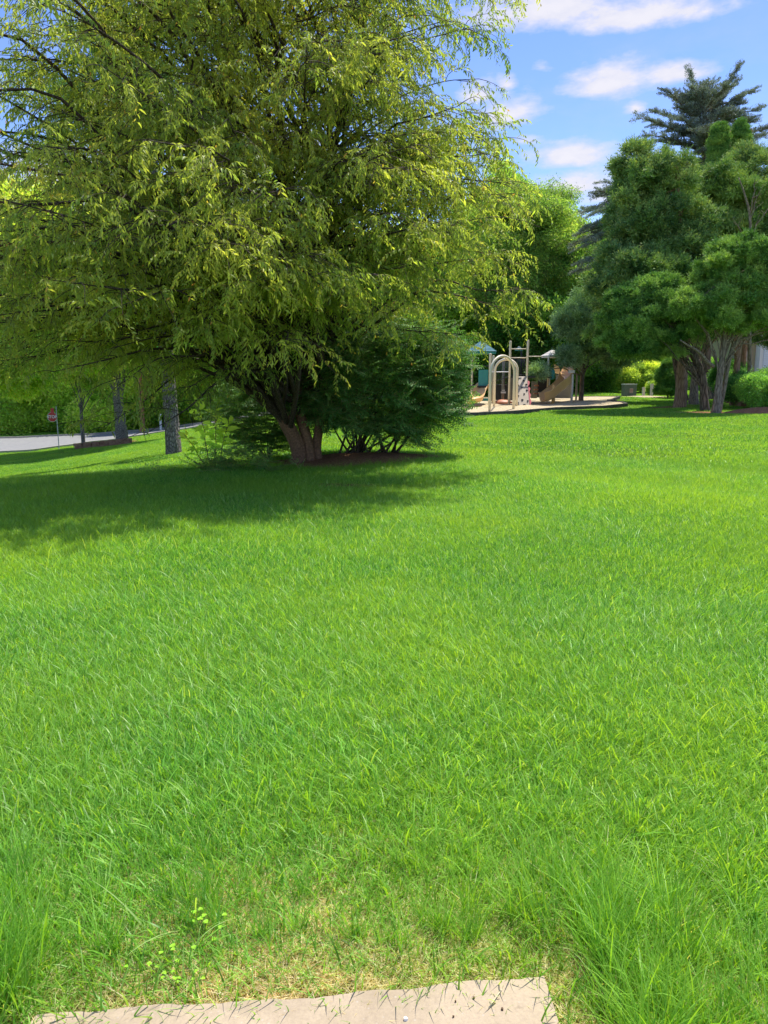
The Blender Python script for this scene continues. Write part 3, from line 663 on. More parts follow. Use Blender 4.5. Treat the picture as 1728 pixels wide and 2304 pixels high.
# ------------------------------------------------------------------ grass
def grass_scatter():
    r = np.random.default_rng(77); P = []; I = []; S = []; A = []
    def field(y0, y1, xf, sp, ids, scl, dens=None, leanaz=True):
        xs = np.arange(-xf(y1), xf(y1), sp); ys = np.arange(y0, y1, sp); X, Y = np.meshgrid(xs, ys); X = X.ravel()+r.uniform(-.5, .5, X.size)*sp; Y = Y.ravel()+r.uniform(-.5, .5, Y.size)*sp
        k = (np.abs(X) < xf(Y)); 
        if dens is not None: k &= r.random(len(X)) < dens(X, Y)
        X, Y = X[k], Y[k]; k = ok(X, Y); X, Y = X[k], Y[k]
        P.append(np.stack([X, Y], 1)); I.append(r.choice(ids, len(X))); S.append(r.uniform(*scl, len(X)))
        swirl = 2.6+1.6*np.sin(X*.7+Y*.45)+1.3*np.sin(X*.31-Y*.8+2)+r.normal(size=len(X))*.5; A.append(swirl)
    def ok(x, y):
        k = ~inpoly(x, y, ROAD)
        bx = np.array(BED); c = bx.mean(0); k &= ~inpoly(x, y, [tuple(c+(p-c)*1.02) for p in bx])
        k &= ((x+.55)/1.6)**2+((y-14.5)/.95)**2 > 1
        k &= ((x+.6)/.5)**2+((y-11.6)/.2)**2 > r.random(len(x))
        k &= ((x-13.2)/1.4)**2+((y-33.2)/.5)**2 > 1
        k &= ((x-mound_c.x-.3)/1.45)**2+((y-31.6)/1.15)**2 > 1
        k &= ((x-24.2)/3.4)**2+((y-44)/7.8)**2 > 1
        sl = np.array(SLAB); sc_ = sl.mean(0); k &= ~inpoly(x, y, [tuple(p+(p-sc_)/np.linalg.norm(p-sc_)*.05) for p in sl])
        return k
    ncell = lambda x, y: .5+.5*np.sin(x*2.3+1.1)*np.cos(y*3.1+x)+.25*np.sin(x*5.2-y*4.1)
    # bare, strawy strip beside the slab grows thicker with distance
    bare = lambda x, y: np.clip((y-1.86-.12*np.sin(x*4)-.35*np.exp(-((x+.42)/.32)**2)-.12*np.exp(-((x-.2)/.3)**2))/.26, 0, 1)
    edge = lambda x, y: np.clip(bare(x, y)+sstep(np.abs(x-.05), .75, .95)*.9, 0, 1)
    wide = lambda y: .5*y+1.2
    field(.6, 5.2, wide, .13, np.arange(0, 5), (.75, 1.15), lambda x, y: edge(x, y)*.85*np.where(y < 2.6, .8, 1))
    field(5.0, 15, wide, .24, np.arange(5, 9), (.8, 1.15))
    field(14.6, 52, lambda y: .52*y+2, .62, np.arange(9, 12), (.8, 1.15), lambda x, y: np.where(y > 40, .7, 1))
    field(50, 90, lambda y: .62*y+4, 1.1, np.arange(9, 12), (1.0, 1.5))
    field(1.3, 2.9, lambda y: y*0+1.6, .07, np.arange(15, 18), (.8, 1.2), lambda x, y: (1-edge(x, y)*.75))
    field(1.6, 3.3, lambda y: y*0+1.8, .075, np.arange(18, 21), (.7, 1.2), lambda x, y: .35+.3*ncell(x, y))
    field(1.9, 16, wide, .30, np.arange(21, 24), (.55, 1.05), lambda x, y: .22+.45*ncell(x*.5, y*.5))
    # long tufts at the slab's corners
    def tufts(n, cx, cy, sx, sy, scl, az):
        x = cx+r.normal(size=n)*sx; y = cy+r.normal(size=n)*sy; k = ok(x, y); x, y = x[k], y[k]
        P.append(np.stack([x, y], 1)); I.append(r.integers(12, 15, len(x))); S.append(r.uniform(*scl, len(x))); A.append(az+r.normal(size=len(x))*.7)
    tufts(60, .66, 1.72, .10, .16, (.5, .9), 0); tufts(40, .98, 1.75, .16, .2, (.45, .9), 0); tufts(30, .55, 1.98, .12, .1, (.5, .85), 0)
    tufts(34, -1.0, 1.72, .06, .12, (.55, .9), 0); tufts(26, -1.15, 1.95, .12, .15, (.5, .85), 0)
    tufts(10, -.50, 2.02, .06, .05, (.35, .55), 0); tufts(18, .05, 1.93, .22, .035, (.28, .55), 0); tufts(30, .3, 2.35, .5, .2, (.3, .6), 0); tufts(14, -.75, 2.15, .2, .12, (.35, .6), 0)
    P_ = np.concatenate(P); I_ = np.concatenate(I); S_ = np.concatenate(S); A_ = np.concatenate(A); x, y = P_.T
    z = H(x, y); dx = (H(x+.2, y)-H(x-.2, y))/.4; dy = (H(x, y+.2)-H(x, y-.2))/.4
    # slope tilt then spin: R = tilt * Rz
    rot = np.zeros((len(x), 3)); rnd = r.uniform(0, 2*math.pi, len(x))
    for i in range(len(x)):
        n_ = Vector((-dx[i], -dy[i], 1)).normalized(); spin = A_[i]
        q = Vector((0, 0, 1)).rotation_difference(n_)@Euler((0, 0, spin)).to_quaternion(); rot[i] = q.to_euler()
    tint = .5*(np.sin(x*.8+.6*np.sin(y*.7))*.25+np.sin(y*.55+1.3*np.sin(x*.5))*.2)+r.normal(size=len(x))*.25
    near = y < 13
    scatter('grass', GR, np.stack([x, y, z], 1)[near], rot[near], S_[near], I_[near], tint[near])
    scatter('grass', GR, np.stack([x, y, z], 1)[~near], rot[~near], S_[~near], I_[~near], tint[~near])
    print('grass tufts', len(x))
grass_scatter()

# ------------------------------------------------------------------ the big cherry tree
def cherry():
    r = np.random.default_rng(5); rr = random.Random(5); base = Vector((-1.62, 14.3, Hf(-1.62, 14.3)))
    t = empty('cherry_tree', base, 'large spreading cherry tree with drooping narrow leaves rising from a mulch bed', 'tree')
    Bz = base.z; mb = MB()
    S0 = trunk_mesh(mb, [base-Vector((0, 0, .2)), base+Vector((.03, 0, .3)), base+Vector((-.22, .02, .85)), base+Vector((-.62, .1, 1.7)), base+Vector((-.98, .15, 3.0)), base+Vector((-1.05, .1, 5.0)), base+Vector((-1.08, 0, 9.4))], .14, .03, n=40, k=9, ridge=.06, flare=.3, flareh=.8, seed=3, ridges=11)
    S1 = trunk_mesh(mb, [base+Vector((.22, .05, -.15)), base+Vector((.22, .05, .35)), base+Vector((.02, .15, 1.2)), base+Vector((.05, .3, 2.6)), base+Vector((-.02, .3, 4.4)), base+Vector((-.25, .4, 6.6)), base+Vector((-.2, .5, 9.2))], .10, .03, n=30, k=9, ridge=.06, flare=.35, flareh=.6, seed=4)
    S2 = trunk_mesh(mb, [base+Vector((.42, .15, -.15)), base+Vector((.36, .18, .35)), base+Vector((.5, .4, 1.3)), base+Vector((.62, .5, 2.9)), base+Vector((.55, .4, 4.8)), base+Vector((.95, .3, 6.4)), base+Vector((1.6, .3, 8.8))], .09, .025, n=24, k=8, ridge=.06, flare=.4, flareh=.5, seed=6)
    mb.build('trunk', M['bark'], t, True)
    leaders = [S0, S1, S2]
    env = [((-2.5, 14.1, 5.4), (3.7, 3.9, 4.4), 105, 2.5), ((-1.5, 13.2, 8.8), (4.2, 3.6, 2.0), 60, 3), ((-4.1, 9.9, 3.0), (2.4, 2.0, 1.8), 22, 1.3), ((-2.3, 9.6, 3.6), (1.9, 1.6, 1.7), 26, 2.3),
           ((.35, 13.4, 4.0), (1.9, 2.8, 1.8), 50, 2.6), ((-.9, 12.6, 6.6), (1.8, 1.2, 1.8), 34, 4), ((-3.2, 12.0, 7.0), (1.8, 1.2, 1.6), 20, 4), ((-6.2, 12.6, 2.9), (2.0, 1.4, 1.6), 20, 1.3), ((-6.0, 13.0, 4.4), (2.2, 3, 3.2), 26, 1.7), ((-.6, 11.0, 4.4), (2.2, 1.8, 2.0), 36, 2.7), ((-4.6, 9.8, 6.3), (3.0, 2.2, 2.2), 26, 3)]
    tips = []
    for c, rad, n, zm in env:
        k = 0
        while k < n:
            d = r.normal(size=3); d /= np.linalg.norm(d); q = np.array(c)+d*np.array(rad)*r.uniform(.45, 1)**.5
            if q[2] < zm: continue
            tips.append(Vector(q)); k += 1
    for e in [(1075, 45, 13.6), (1010, 30, 13.8), (940, 15, 14), (1060, 170, 14.2), (1085, 250, 14), (1100, 270, 13.4), (1130, 300, 13.6), (1120, 390, 13.5), (1150, 400, 13.2), (1160, 640, 13), (1150, 690, 13.2), (1110, 560, 13), (1030, 740, 12.5),
              (520, 470, 9.0), (640, 560, 9.4), (860, 690, 11.0), (640, 760, 10), (500, 520, 8.6), (620, 400, 9.2), (230, 950, 11), (330, 960, 10.5), (120, 820, 10.5), (430, 860, 11.5)]: tips.append(W(*e))
    wood = MB(); P = []; YAW = []; EL = []; SC_ = []; T = []; limbs = 0
    for tip in tips:
        best = None
        for _ in range(14):
            L = rr.choice(leaders); k = int(len(L)*rr.uniform(.28, .97)); a = L[k]; hd = math.hypot(tip.x-a.x, tip.y-a.y); cost = abs(a.z-(tip.z-.42*hd+.3))+.15*(tip-a).length
            if best is None or cost < best[0]: best = (cost, a, 1-k/len(L))
        _, a, tk = best; D = (tip-a).length
        pts = smooth(curve_to(a, tip, sag=.02, lift=.16+.05*(tip.z < 3.2), n=5, wob=.07, r=rr), 3)
        wood.tube(pts, taper(.012+.006*D*(.4+tk), .004, len(pts)), n=6, cap=False)
        nb = int(4+D*2.6); tnt = rr.gauss(0, .3)
        for b in range(nb+1):
            u = 1.0 if b == nb else rr.uniform(.42, .98); i = min(len(pts)-2, int(u*(len(pts)-1))); q = pts[i].lerp(pts[i+1], u*(len(pts)-1)-i); ax = (pts[i+1]-pts[i]).normalized()
            yaw = math.atan2(ax.y, ax.x)+rr.choice((-1, 1))*rr.uniform(.3, 1.2)*(b < nb); l = rr.uniform(.3, .95)*(1 if b < nb else .6); el_ = rr.uniform(-.2, .45); sub = [q.copy()]; p = q.copy()
            for s_ in range(4):
                el_ -= rr.uniform(.08, .32); yaw += rr.uniform(-.2, .2)
                p = p+Vector((math.cos(el_)*math.cos(yaw), math.cos(el_)*math.sin(yaw), math.sin(el_)))*l/4; sub.append(p.copy())
            wood.tube(sub, taper(.007, .003, 5), n=3, cap=False)
            for s_ in range(1, 5):
                for rep in range(0 if rr.random() < .27 else (1 if s_ < 4 else 2)):
                    if sub[s_].z-Hf(sub[s_].x, sub[s_].y) < .9: continue
                    P.append(sub[s_]); YAW.append(yaw+rr.uniform(-1.3, 1.3)); EL.append(rr.uniform(-.8, .6)); SC_.append(rr.uniform(.58, .95)); T.append(tnt+rr.gauss(0, .35))
    tag(wood.build('branches', M['bark_branch'], t, True), kind='stuff')
    P = np.array([tuple(p) for p in P]); n = len(P); YAW = np.array(YAW); EL = np.array(EL); rot = np.stack([r.normal(size=n)*.3, -EL, YAW], 1); SC_ = np.array(SC_); T = np.clip(T, -1.5, 1.5)
    # the nearest sprays are objects of their own with their leaves
    f = (0, math.cos(PITCH), -math.sin(PITCH)); dist = np.linalg.norm(P-np.array((0, 0, EYE)), axis=1)
    vis = (np.abs(P[:, 0]) < .47*P[:, 1]) & (P[:, 2]-EYE < .40*P[:, 1])
    order = np.argsort(np.where(vis, dist, 1e9))[:22]; print('cherry sprays', n, 'nearest', dist[order][:3])
    keep = np.ones(n, bool); keep[order] = False
    idx = r.integers(0, len(CH), n)
    stem_cache = {}
    for i in order:
        k = idx[i] % 4
        if k not in stem_cache:
            src = CH[k].data; nv = len(src.vertices); co = np.zeros(nv*3, np.float32); src.vertices.foreach_get('co', co); co = co.reshape(-1, 3)
            cc = np.zeros(nv*4, np.float32); src.color_attributes['col'].data.foreach_get('color', cc); cc = cc.reshape(-1, 4)[:, :3]
            ns = 8*6; Fs = np.array([(j*6+a_, j*6+b_, j*6+b_+3, j*6+a_+3) for j in range(8) for a_, b_ in ((0, 1), (1, 2), (2, 0))])
            sm = npmesh('spray', co[:ns], Fs, cc[:ns], M['cherry_leaf']); lm = []
            for j in range((nv-ns)//12):
                v0 = co[ns+j*12:ns+j*12+12]; o0 = v0[1].copy(); Fl = np.array([(a_*3+c_, a_*3+c_+1, a_*3+c_+4, a_*3+c_+3) for a_ in range(3) for c_ in (0, 1)])
                lm.append((npmesh('leaf', v0-o0, Fl, cc[ns+j*12:ns+j*12+12], M['cherry_leaf']), o0))
            stem_cache[k] = (sm, lm)
        sm, lm = stem_cache[k]
        so = bpy.data.objects.new('spray', sm); COL.objects.link(so); so.parent = t; so.location = Vector(P[i])-base; so.rotation_euler = rot[i]; so.scale = [SC_[i]]*3
        for me, o0 in lm:
            lo_ = bpy.data.objects.new('leaf', me); COL.objects.link(lo_); lo_.parent = so; lo_.location = o0
    scatter('crown', CH, P[keep], rot[keep], SC_[keep], idx[keep], T[keep], t)
cherry()

# dense dark bush beside the trunk
def bush():
    base = Vector((-.15, 15.1, Hf(-.15, 15.1))); r = np.random.default_rng(9); rr = random.Random(9)
    t = empty('bush', base, 'dense dark green layered bush with many thin stems beside the cherry trunk', 'bush')
    mb = MB(); P = []; N = []; T = []
    stems = []
    for i in range(26):
        a = rr.uniform(0, 6.28); s = base+Vector((rr.uniform(-.85, .35), rr.uniform(-.3, .3), -.05)); d = rr.uniform(.4, 1.2); e = base+Vector((.15+math.cos(a)*d*1.15, math.sin(a)*d*.95, rr.uniform(1.0, 2.3)))
        pts = smooth(curve_to(s, e, lift=-.08, n=4, wob=.05, r=rr), 3); mb.tube(pts, taper(.028, .006, len(pts)), n=5, cap=False); stems.append(pts)
    tag(mb.build('stems', M['bark_branch'], t, True), kind='stuff')
    n = 3600; d = r.normal(size=(n, 3)); d /= np.linalg.norm(d, axis=1)[:, None]; rad = r.uniform(.25, 1, n)**.42
    c = np.array((-.02, .1, 1.38)); R3 = np.array((1.62, 1.35, 1.22)); Q = c+d*rad[:, None]*R3*(1+.12*np.sin(d[:, :1]*5+d[:, 2:]*7))
    k = Q[:, 2] > .30+.35*np.exp(-((Q[:, 0]+.7)/.8)**2)-.15*sstep(Q[:, 0], .8, 2); Q, d = Q[k], d[k]; lay = np.round((Q[:, 2]+.25*np.sin(Q[:, 0]*2.3)+.2*np.sin(Q[:, 1]*3))/.2)*.2-.25*np.sin(Q[:, 0]*2.3)-.2*np.sin(Q[:, 1]*3); Q[:, 2] = .55*Q[:, 2]+.45*lay+r.normal(size=len(Q))*.04
    n = len(Q); yaw = np.arctan2(d[:, 1], d[:, 0])+r.normal(size=n)*.5; rot = np.stack([r.normal(size=n)*.45, r.uniform(-.5, .55, n), yaw], 1)
    scatter('foliage', EU, Q+np.array(base), rot, r.uniform(.8, 1.25, n), r.integers(0, 4, n), r.normal(size=n)*.45, t)
    # a second clump spilling left of the trunk
    base = Vector((-2.35, 15.6, Hf(-2.35, 15.6))); t = empty('bush', base, 'small loose dark bush just left of the cherry trunk', 'bush'); mb = MB()
    for i in range(8):
        e = base+Vector((rr.uniform(-.6, .6), rr.uniform(-.4, .4), rr.uniform(.5, 1.2))); pts = curve_to(base, e, lift=.05, n=4, r=rr); mb.tube(pts, taper(.015, .004, len(pts)), n=4, cap=False)
    tag(mb.build('stems', M['bark_branch'], t), kind='stuff')
    n = 1100; d = r.normal(size=(n, 3)); d /= np.linalg.norm(d, axis=1)[:, None]; Q = np.array((0, 0, .95))+d*(r.uniform(.2, 1, n)**.4)[:, None]*np.array((1.0, .7, .85)); Q = Q[Q[:, 2] > .15]; n = len(Q)
    scatter('foliage', EU, Q+np.array(base), np.stack([r.normal(size=n)*.2, r.uniform(-.1, .3, n), r.uniform(0, 6.28, n)], 1), r.uniform(.7, 1.1, n), r.integers(0, 4, n), r.normal(size=n)*.45+.3, t)
bush()

# broad-leaved sapling and creeping plants left of the trunk
def sapling():
    rr = random.Random(4); r = np.random.default_rng(4); base = Vector((-3.0, 13.6, Hf(-3.0, 13.6)))
    t = empty('sapling', base, 'young sapling with large glossy pale green leaves left of the cherry trunk', 'plant')
    for s_ in range(4):
        h = [1.15, .85, 1.0, .6][s_]; off = Vector(([-.12, .14, .02, -.3][s_], rr.uniform(-.1, .1), 0)); e = base+off*1.8+Vector((0, 0, h)); pts = curve_to(base+off*.4, e, lift=.02, n=5, wob=.03, r=rr)
        mb = MB(); mb.tube(pts, taper(.011, .005, len(pts)), n=6); mb.build('stem', M['twig'], t, True)
        for k in range(16):
            u = .35+.64*(k+1)/16; i = min(4, int(u*5)); q = pts[i].lerp(pts[i+1], min(1, u*5-i)); a = k*2.4+s_; b = LB()
            b.leaf((0, 0, 0), (math.cos(a), math.sin(a), rr.uniform(-.3, .9)+(.8 if k > 12 else 0)), (rr.uniform(-1, 1), rr.uniform(-1, 1), .45), rr.uniform(.17, .27), rr.uniform(.07, .10), jit((.24, .38, .04) if k < 7 else (.38, .46, .06), .2, r), droop=.7, fold=.18, seg=4)
            o = bpy.data.objects.new('leaf', b.mesh('leaf', M['cherry_leaf'], True)); COL.objects.link(o); o.parent = t; o.location = q-base
    base2 = Vector((-2.6, 13.2, Hf(-2.6, 13.2)))
    P = np.array([(base2.x+r.normal()*.42, base2.y+r.normal()*.22, 0) for _ in range(110)]); P[:, 2] = H(P[:, 0], P[:, 1])+r.uniform(.03, .42, 110)*np.exp(-((P[:, 0]-base2.x)/.5)**2)
    o = scatter('ground_cover', EU, P, np.stack([r.normal(size=110)*.4, r.uniform(-.7, .3, 110), r.uniform(0, 6.28, 110)], 1), r.uniform(.6, 1.1, 110), r.integers(0, 4, 110), r.normal(size=110)*.4+.9)
sapling()

# ------------------------------------------------------------------ pine trunk and the street side
def wx(px, d): return W(px, 900, d).x
def gpt(px, d): x = wx(px, d); return Vector((x, d, Hf(x, d)))
def E(px, py, d, rx, rz, ry=None):
    """crown ellipsoid from its centre in the photograph, distance and radii in metres"""
    p = W(px, py, d); return ((p.x, p.y, p.z), (rx, ry if ry else rx*.85, rz))
def pine():
    b = gpt(386, 25.0); t = empty('pine_tree', b, 'pine with a straight thick furrowed grey trunk standing alone on the lawn', 'tree')
    mb = MB(); tp = b+Vector((-.45, 0, 13)); trunk_mesh(mb, [b-Vector((0, 0, .3)), b+Vector((-.02, 0, .6)), b+Vector((-.12, 0, 4)), tp], .25, .10, n=48, k=24, ridge=.06, flare=.22, flareh=.6, seed=2, ridges=17)
    mb.build('trunk', M['bark_pine'], t, True); rr = random.Random(8); r = np.random.default_rng(8); mb = MB(); P = []; N = []
    for i in range(34):
        z = rr.uniform(7.0, 12.8); a = rr.uniform(0, 6.28); l = 3.4*(1-(z-6.5)/8.5)+.5; s = b+Vector((-.3, 0, z)); e = s+Vector((math.cos(a)*l, math.sin(a)*l, rr.uniform(.2, .8)))
        pts = curve_to(s, e, lift=.04, n=5, r=rr); mb.tube(pts, taper(.06, .012, 6), n=5, cap=False)
        for p in pts[2:]:
            for _ in range(5): P.append(tuple(p+Vector((rr.gauss(0, .25), rr.gauss(0, .25), rr.gauss(0, .12))))); N.append((math.cos(a), math.sin(a), .3))
    tag(mb.build('branches', M['bark_pine'], t, True), kind='stuff'); N = np.array(N)
    scatter('crown', CE, np.array(P), out_rot(N, r, .2), r.uniform(.8, 1.3, len(P)), r.integers(0, 4, len(P)), r.normal(size=len(P))*.4, t)
pine()

def stop_sign():
    b = gpt(125, 52.0); t = empty('stop_sign', b, 'small red octagonal stop sign on a thin metal post beside the street', 'sign'); top = W(118, 921, 52.0).z; c = W(118, 938, 52.0)
    mb = MB(); mb.box((b.x, b.y, (b.z+top+.2)/2), (.05, .04, top+.2-b.z)); mb.build('post', M['sign_back'], t)
    def octa(mb, R_, y, th=.006):
        V = [(c.x+R_*math.cos(R(22.5+45*i)), y+dy, c.z+R_*math.sin(R(22.5+45*i))) for dy in (0, th) for i in range(8)]
        mb.add(V, [tuple(range(8)), tuple(range(15, 7, -1))]+[(i, i+8, (i+1) % 8+8, (i+1) % 8) for i in range(8)])
    mb = MB(); octa(mb, .345, c.y-.034); mb.build('border', M['white'], t)
    mb = MB(); octa(mb, .322, c.y-.040); mb.build('plate', M['sign_red'], t)
    cu = bpy.data.curves.new('lettering', 'FONT'); cu.body = 'STOP'; cu.size = .27; cu.align_x = 'CENTER'; cu.align_y = 'CENTER'; cu.extrude = .002; cu.offset = .008
    tmp = bpy.data.objects.new('tmp', cu); COL.objects.link(tmp); bpy.context.view_layer.update(); me = bpy.data.meshes.new_from_object(tmp.evaluated_get(bpy.context.evaluated_depsgraph_get())); me.materials.clear(); me.materials.append(M['white']); bpy.data.objects.remove(tmp); bpy.data.curves.remove(cu)
    o = bpy.data.objects.new('lettering', me); COL.objects.link(o); o.parent = t; o.location = Vector((c.x, c.y-.044, c.z))-b; o.rotation_euler = (R(90), 0, 0)
    mb = MB(); mb.box((c.x+.03, c.y-.036, c.z+.44), (.22, .008, .28)); mb.build('upper_plate', M['sign_red'], t)
stop_sign()
# stone-edged planting bed by the street
sb = gpt(176, 49.8); t = empty('stone_edging', sb, 'low stone edging at the end of the mulch bed by the street', 'edging'); rr = random.Random(2)
for k in range(7):
    p = Vector((-19.6+k*.55-.0, 49.6-.10*k*(k-4)*.3, 0)); p.z = Hf(p.x, p.y)
    for l in range(2):
        mb = MB(); mb.box((p.x+rr.uniform(-.03, .03), p.y, p.z+.08+l*.19), (.5, .25, .18), (0, 0, rr.uniform(-.15, .15))); mb.build('stone', M['stone'], t)
# posts and trunks on the street side
b = gpt(359, 69); mb = MB(); mb.box((b.x, b.y, b.z+.65), (.16, .16, 1.5)); mb.box((b.x, b.y, b.z+1.42), (.2, .2, .05)); tag(mb.build('marker_post', M['white']), 'short white square post in the verge beyond the street', 'post')

# left side trees: [name, px, dist, trunk radius, crown ellipsoids...]
leafy_tree('roadside_tree', 'roadside tree with dark leaning trunk and flared base on a mulch mound', 'tree', gpt(270, 50), .40, [E(250, 700, 49, 5.5, 3.8), E(330, 560, 50, 4.5, 3.4), E(150, 760, 48, 3.8, 2.4)], DEC, M['bark_pine'], nl=70, per=42, seed=11, tint0=.5, lean=(-.6, 0), zmin=W(0, 872, 50).z, group='trees by the street')
leafy_tree('roadside_tree', 'small roadside tree with slim dark straight trunk beside the stop sign', 'tree', gpt(181, 51), .14, [E(190, 800, 51, 3.6, 2.3), E(150, 740, 51, 3.0, 2.3)], FINE, M['bark_pine'], nl=46, per=60, seed=12, tint0=.6, scl=(1, 1.5), zmin=W(0, 915, 51).z, group='trees by the street')
leafy_tree('yellow_green_tree', 'broad yellow-green tree with fine leaves at the left edge, nearer than the street', 'tree', gpt(-260, 27), .26, [E(60, 690, 26, 3.6, 2.6), E(180, 600, 28, 3.0, 2.2), E(-60, 560, 27, 4, 3.0), E(40, 820, 25, 2.6, 1.3)], FINE, M['bark_branch'], nl=90, per=55, seed=13, scl=(.9, 1.5), tint0=.9, zmin=W(0, 885, 26).z)
leafy_tree('roadside_tree', 'tree with an orange-brown trunk in the verge beyond the street', 'tree', gpt(318, 70), .24, [E(330, 800, 71, 5, 3), E(400, 740, 72, 5, 4)], LIME, M['bark_orange'], nl=50, per=40, seed=14, scl=(1.3, 2.0), zmin=W(0, 905, 70).z, group='trees by the street')

# woods: individual trees standing behind the street and the playground
woods = [(-120, 84, 480, 7.5, 8), (40, 80, 540, 7, 7.5), (180, 86, 490, 7.5, 8), (330, 80, 560, 7, 7.5), (480, 88, 520, 7.5, 8), (620, 84, 570, 7, 7.5), (760, 88, 540, 7, 8), (900, 84, 550, 7, 7), (1010, 78, 540, 6.5, 6.5)]
desc = ['tall tree in the woods beyond the street, at the far left edge', 'tall tree in the woods beyond the street, above the stop sign', 'tall tree in the woods behind the small roadside tree', 'rounded woodland tree behind the furrowed pine trunk', 'woodland tree seen through the left of the cherry crown',
        'woodland tree directly behind the cherry trunk', 'woodland tree behind the middle of the dark bush', 'woodland tree behind the right of the cherry crown', 'woodland tree behind the blue-green playground roof']
for i, (px, d, py, rx, rz) in enumerate(woods):
    leafy_tree('woodland_tree', desc[i], 'tree', gpt(px, d), .35, [E(px, py+120, d, rx, rz), E(px+60, py+290, d-2, rx*.95, rz*.75), E(px-70, py+330, d-3, rx*.9, rz*.7)], DEC, M['bark_far'], nl=75, per=38, seed=30+i, scl=(1.5, 2.3), group='trees of the woods', tint0=[.5, .9, .4, .9, .6, .5][i % 6], trunk_n=8, nlimb=4)
leafy_tree('bright_tree', 'airy light green tree rising behind the playground against the sky', 'tree', gpt(1200, 66), .22, [E(1195, 540, 66, 4.6, 5.0), E(1250, 610, 64, 3.8, 4.0), E(1130, 620, 65, 3.8, 4.4), E(1190, 700, 64, 4.6, 3.0)], FINE, M['bark_far'], nl=95, per=48, seed=50, scl=(1.3, 2.2), tint0=-.15, trunk_n=8, group='trees behind the playground')
leafy_tree('bright_tree', 'darker oak-like tree whose top shows between the cherry crown and the airy light green tree', 'tree', gpt(1110, 72), .3, [E(1130, 480, 73, 4.2, 4.2), E(1090, 600, 73, 4.5, 4.5)], DEC, M['bark_far'], nl=60, per=40, seed=51, scl=(1.1, 1.8), tint0=-.2, trunk_n=8, group='trees behind the playground')
leafy_tree('bright_tree', 'shaded green tree behind the playground slide', 'tree', gpt(1290, 68), .25, [E(1290, 650, 68, 5.2, 4.8), E(1240, 760, 63, 5, 3.0), E(1350, 720, 66, 4.5, 3.8)], DEC, M['bark_far'], nl=80, per=42, seed=52, scl=(1.1, 1.9), tint0=-.5, trunk_n=8, group='trees behind the playground')
leafy_tree('bright_tree', 'dark leafy tree closing the view between playground and utility box', 'tree', gpt(1440, 78), .3, [E(1400, 640, 80, 7, 7), E(1500, 700, 82, 7, 5.5), E(1620, 640, 84, 8, 7)], DEC, M['bark_far'], nl=80, per=42, seed=53, scl=(1.4, 2.2), tint0=-.5, trunk_n=8, group='trees behind the playground')

# understory and far woods: a mass nobody could count
def thicket(name, pts, protos, seed, scl, tint0=0):
    r = np.random.default_rng(seed); P = []; N = []
    for x0, y0, x1, y1, h, dep, n in pts:
        u = r.uniform(0, 1, n); x = x0+(x1-x0)*u; y = y0+(y1-y0)*u+r.uniform(0, dep, n); top = h*(.65+.35*np.sin(x*.8+y*.3)*np.cos(x*.33+1)); z = H(x, y)+top*r.uniform(0, 1, n)**.75
        P.append(np.stack([x, y, z], 1)); N.append(r.normal(size=(n, 3))+np.array((0, -.8, .4)))
    P = np.concatenate(P); N = np.concatenate(N); n = len(P)
    return scatter(name, protos, P, out_rot(N, r, 0, .6, 1.0, 1.0), r.uniform(*scl, n), r.integers(0, len(protos), n), np.clip(.35*np.sin(P[:, 0]*1.3)+r.normal(size=n)*.4+tint0, -1.5, 1.5))
thicket('undergrowth', [(-75, 72, -34, 72, 4.5, 6, 1900), (-36, 74, -6, 79, 5.0, 6, 2200), (-8, 78, 12, 76, 5, 6, 1500)], DEC, 1, (1.2, 1.9), .8)
thicket('undergrowth', [(4, 60, 20, 66, 4.2, 6, 1900), (18, 68, 44, 76, 4.5, 6, 1900)], DEC, 2, (.9, 1.5), -.3)
thicket('far_woods', [(-130, 95, 0, 105, 13, 22, 4200), (0, 100, 120, 96, 12, 22, 3600), (-130, 70, -75, 80, 13, 20, 1200), (75, 66, 130, 96, 12, 20, 1200)], DEC, 3, (3.0, 4.6), -.2)

# ------------------------------------------------------------------ the right-hand evergreens
def blue_cedar(name, label, base, top, brs, seed, r0, extra=()):
    rr = random.Random(seed); r = np.random.default_rng(seed); t = empty(name, base, label, 'tree'); mb = MB()
    S = trunk_mesh(mb, [base-Vector((0, 0, .2)), base.lerp(top, .4)+Vector((.15, 0, 0)), base.lerp(top, .75), top], r0, .05, n=14, k=8, flare=.3, seed=seed); mb.build('trunk', M['bark_far'], t, True)
    mb = MB(); P = []; Rt = []; Sc = []; T = []
    for e, z0 in brs:
        s = min(S, key=lambda p: abs(p.z-z0)); e = Vector(e); pts = smooth(curve_to(s, e, sag=0, lift=.05, n=5, wob=.04, r=rr), 3); mb.tube(pts, taper(.03+.012*(e-s).length, .015, len(pts)), n=5, cap=False)
        Lb = (e-s).length; k = int(Lb*7); tn = rr.gauss(0, .3)
        for j in range(k):
            u = rr.uniform(.12, 1.0); i = min(len(pts)-2, int(u*(len(pts)-1))); q = pts[i].lerp(pts[i+1], rr.random()); ax = (pts[i+1]-pts[i]).normalized(); yaw = math.atan2(ax.y, ax.x)+rr.choice((-1, 1))*rr.uniform(.2, 1.3); steep = math.asin(max(-1, min(1, ax.z)))
            P.append(tuple(q)); Rt.append((rr.gauss(0, .3), -steep*.8-rr.uniform(-.25, .2), yaw)); Sc.append(rr.uniform(.7, 1.35)*(1.15-.4*u)); T.append(tn+rr.gauss(0, .3))
    tag(mb.build('branches', M['bark_far'], t, True), kind='stuff'); n = len(P)
    scatter('crown', BC, np.array(P), np.array(Rt), np.array(Sc), r.integers(0, 4, n), np.clip(T, -1.5, 1.5), t)
d = 50.0
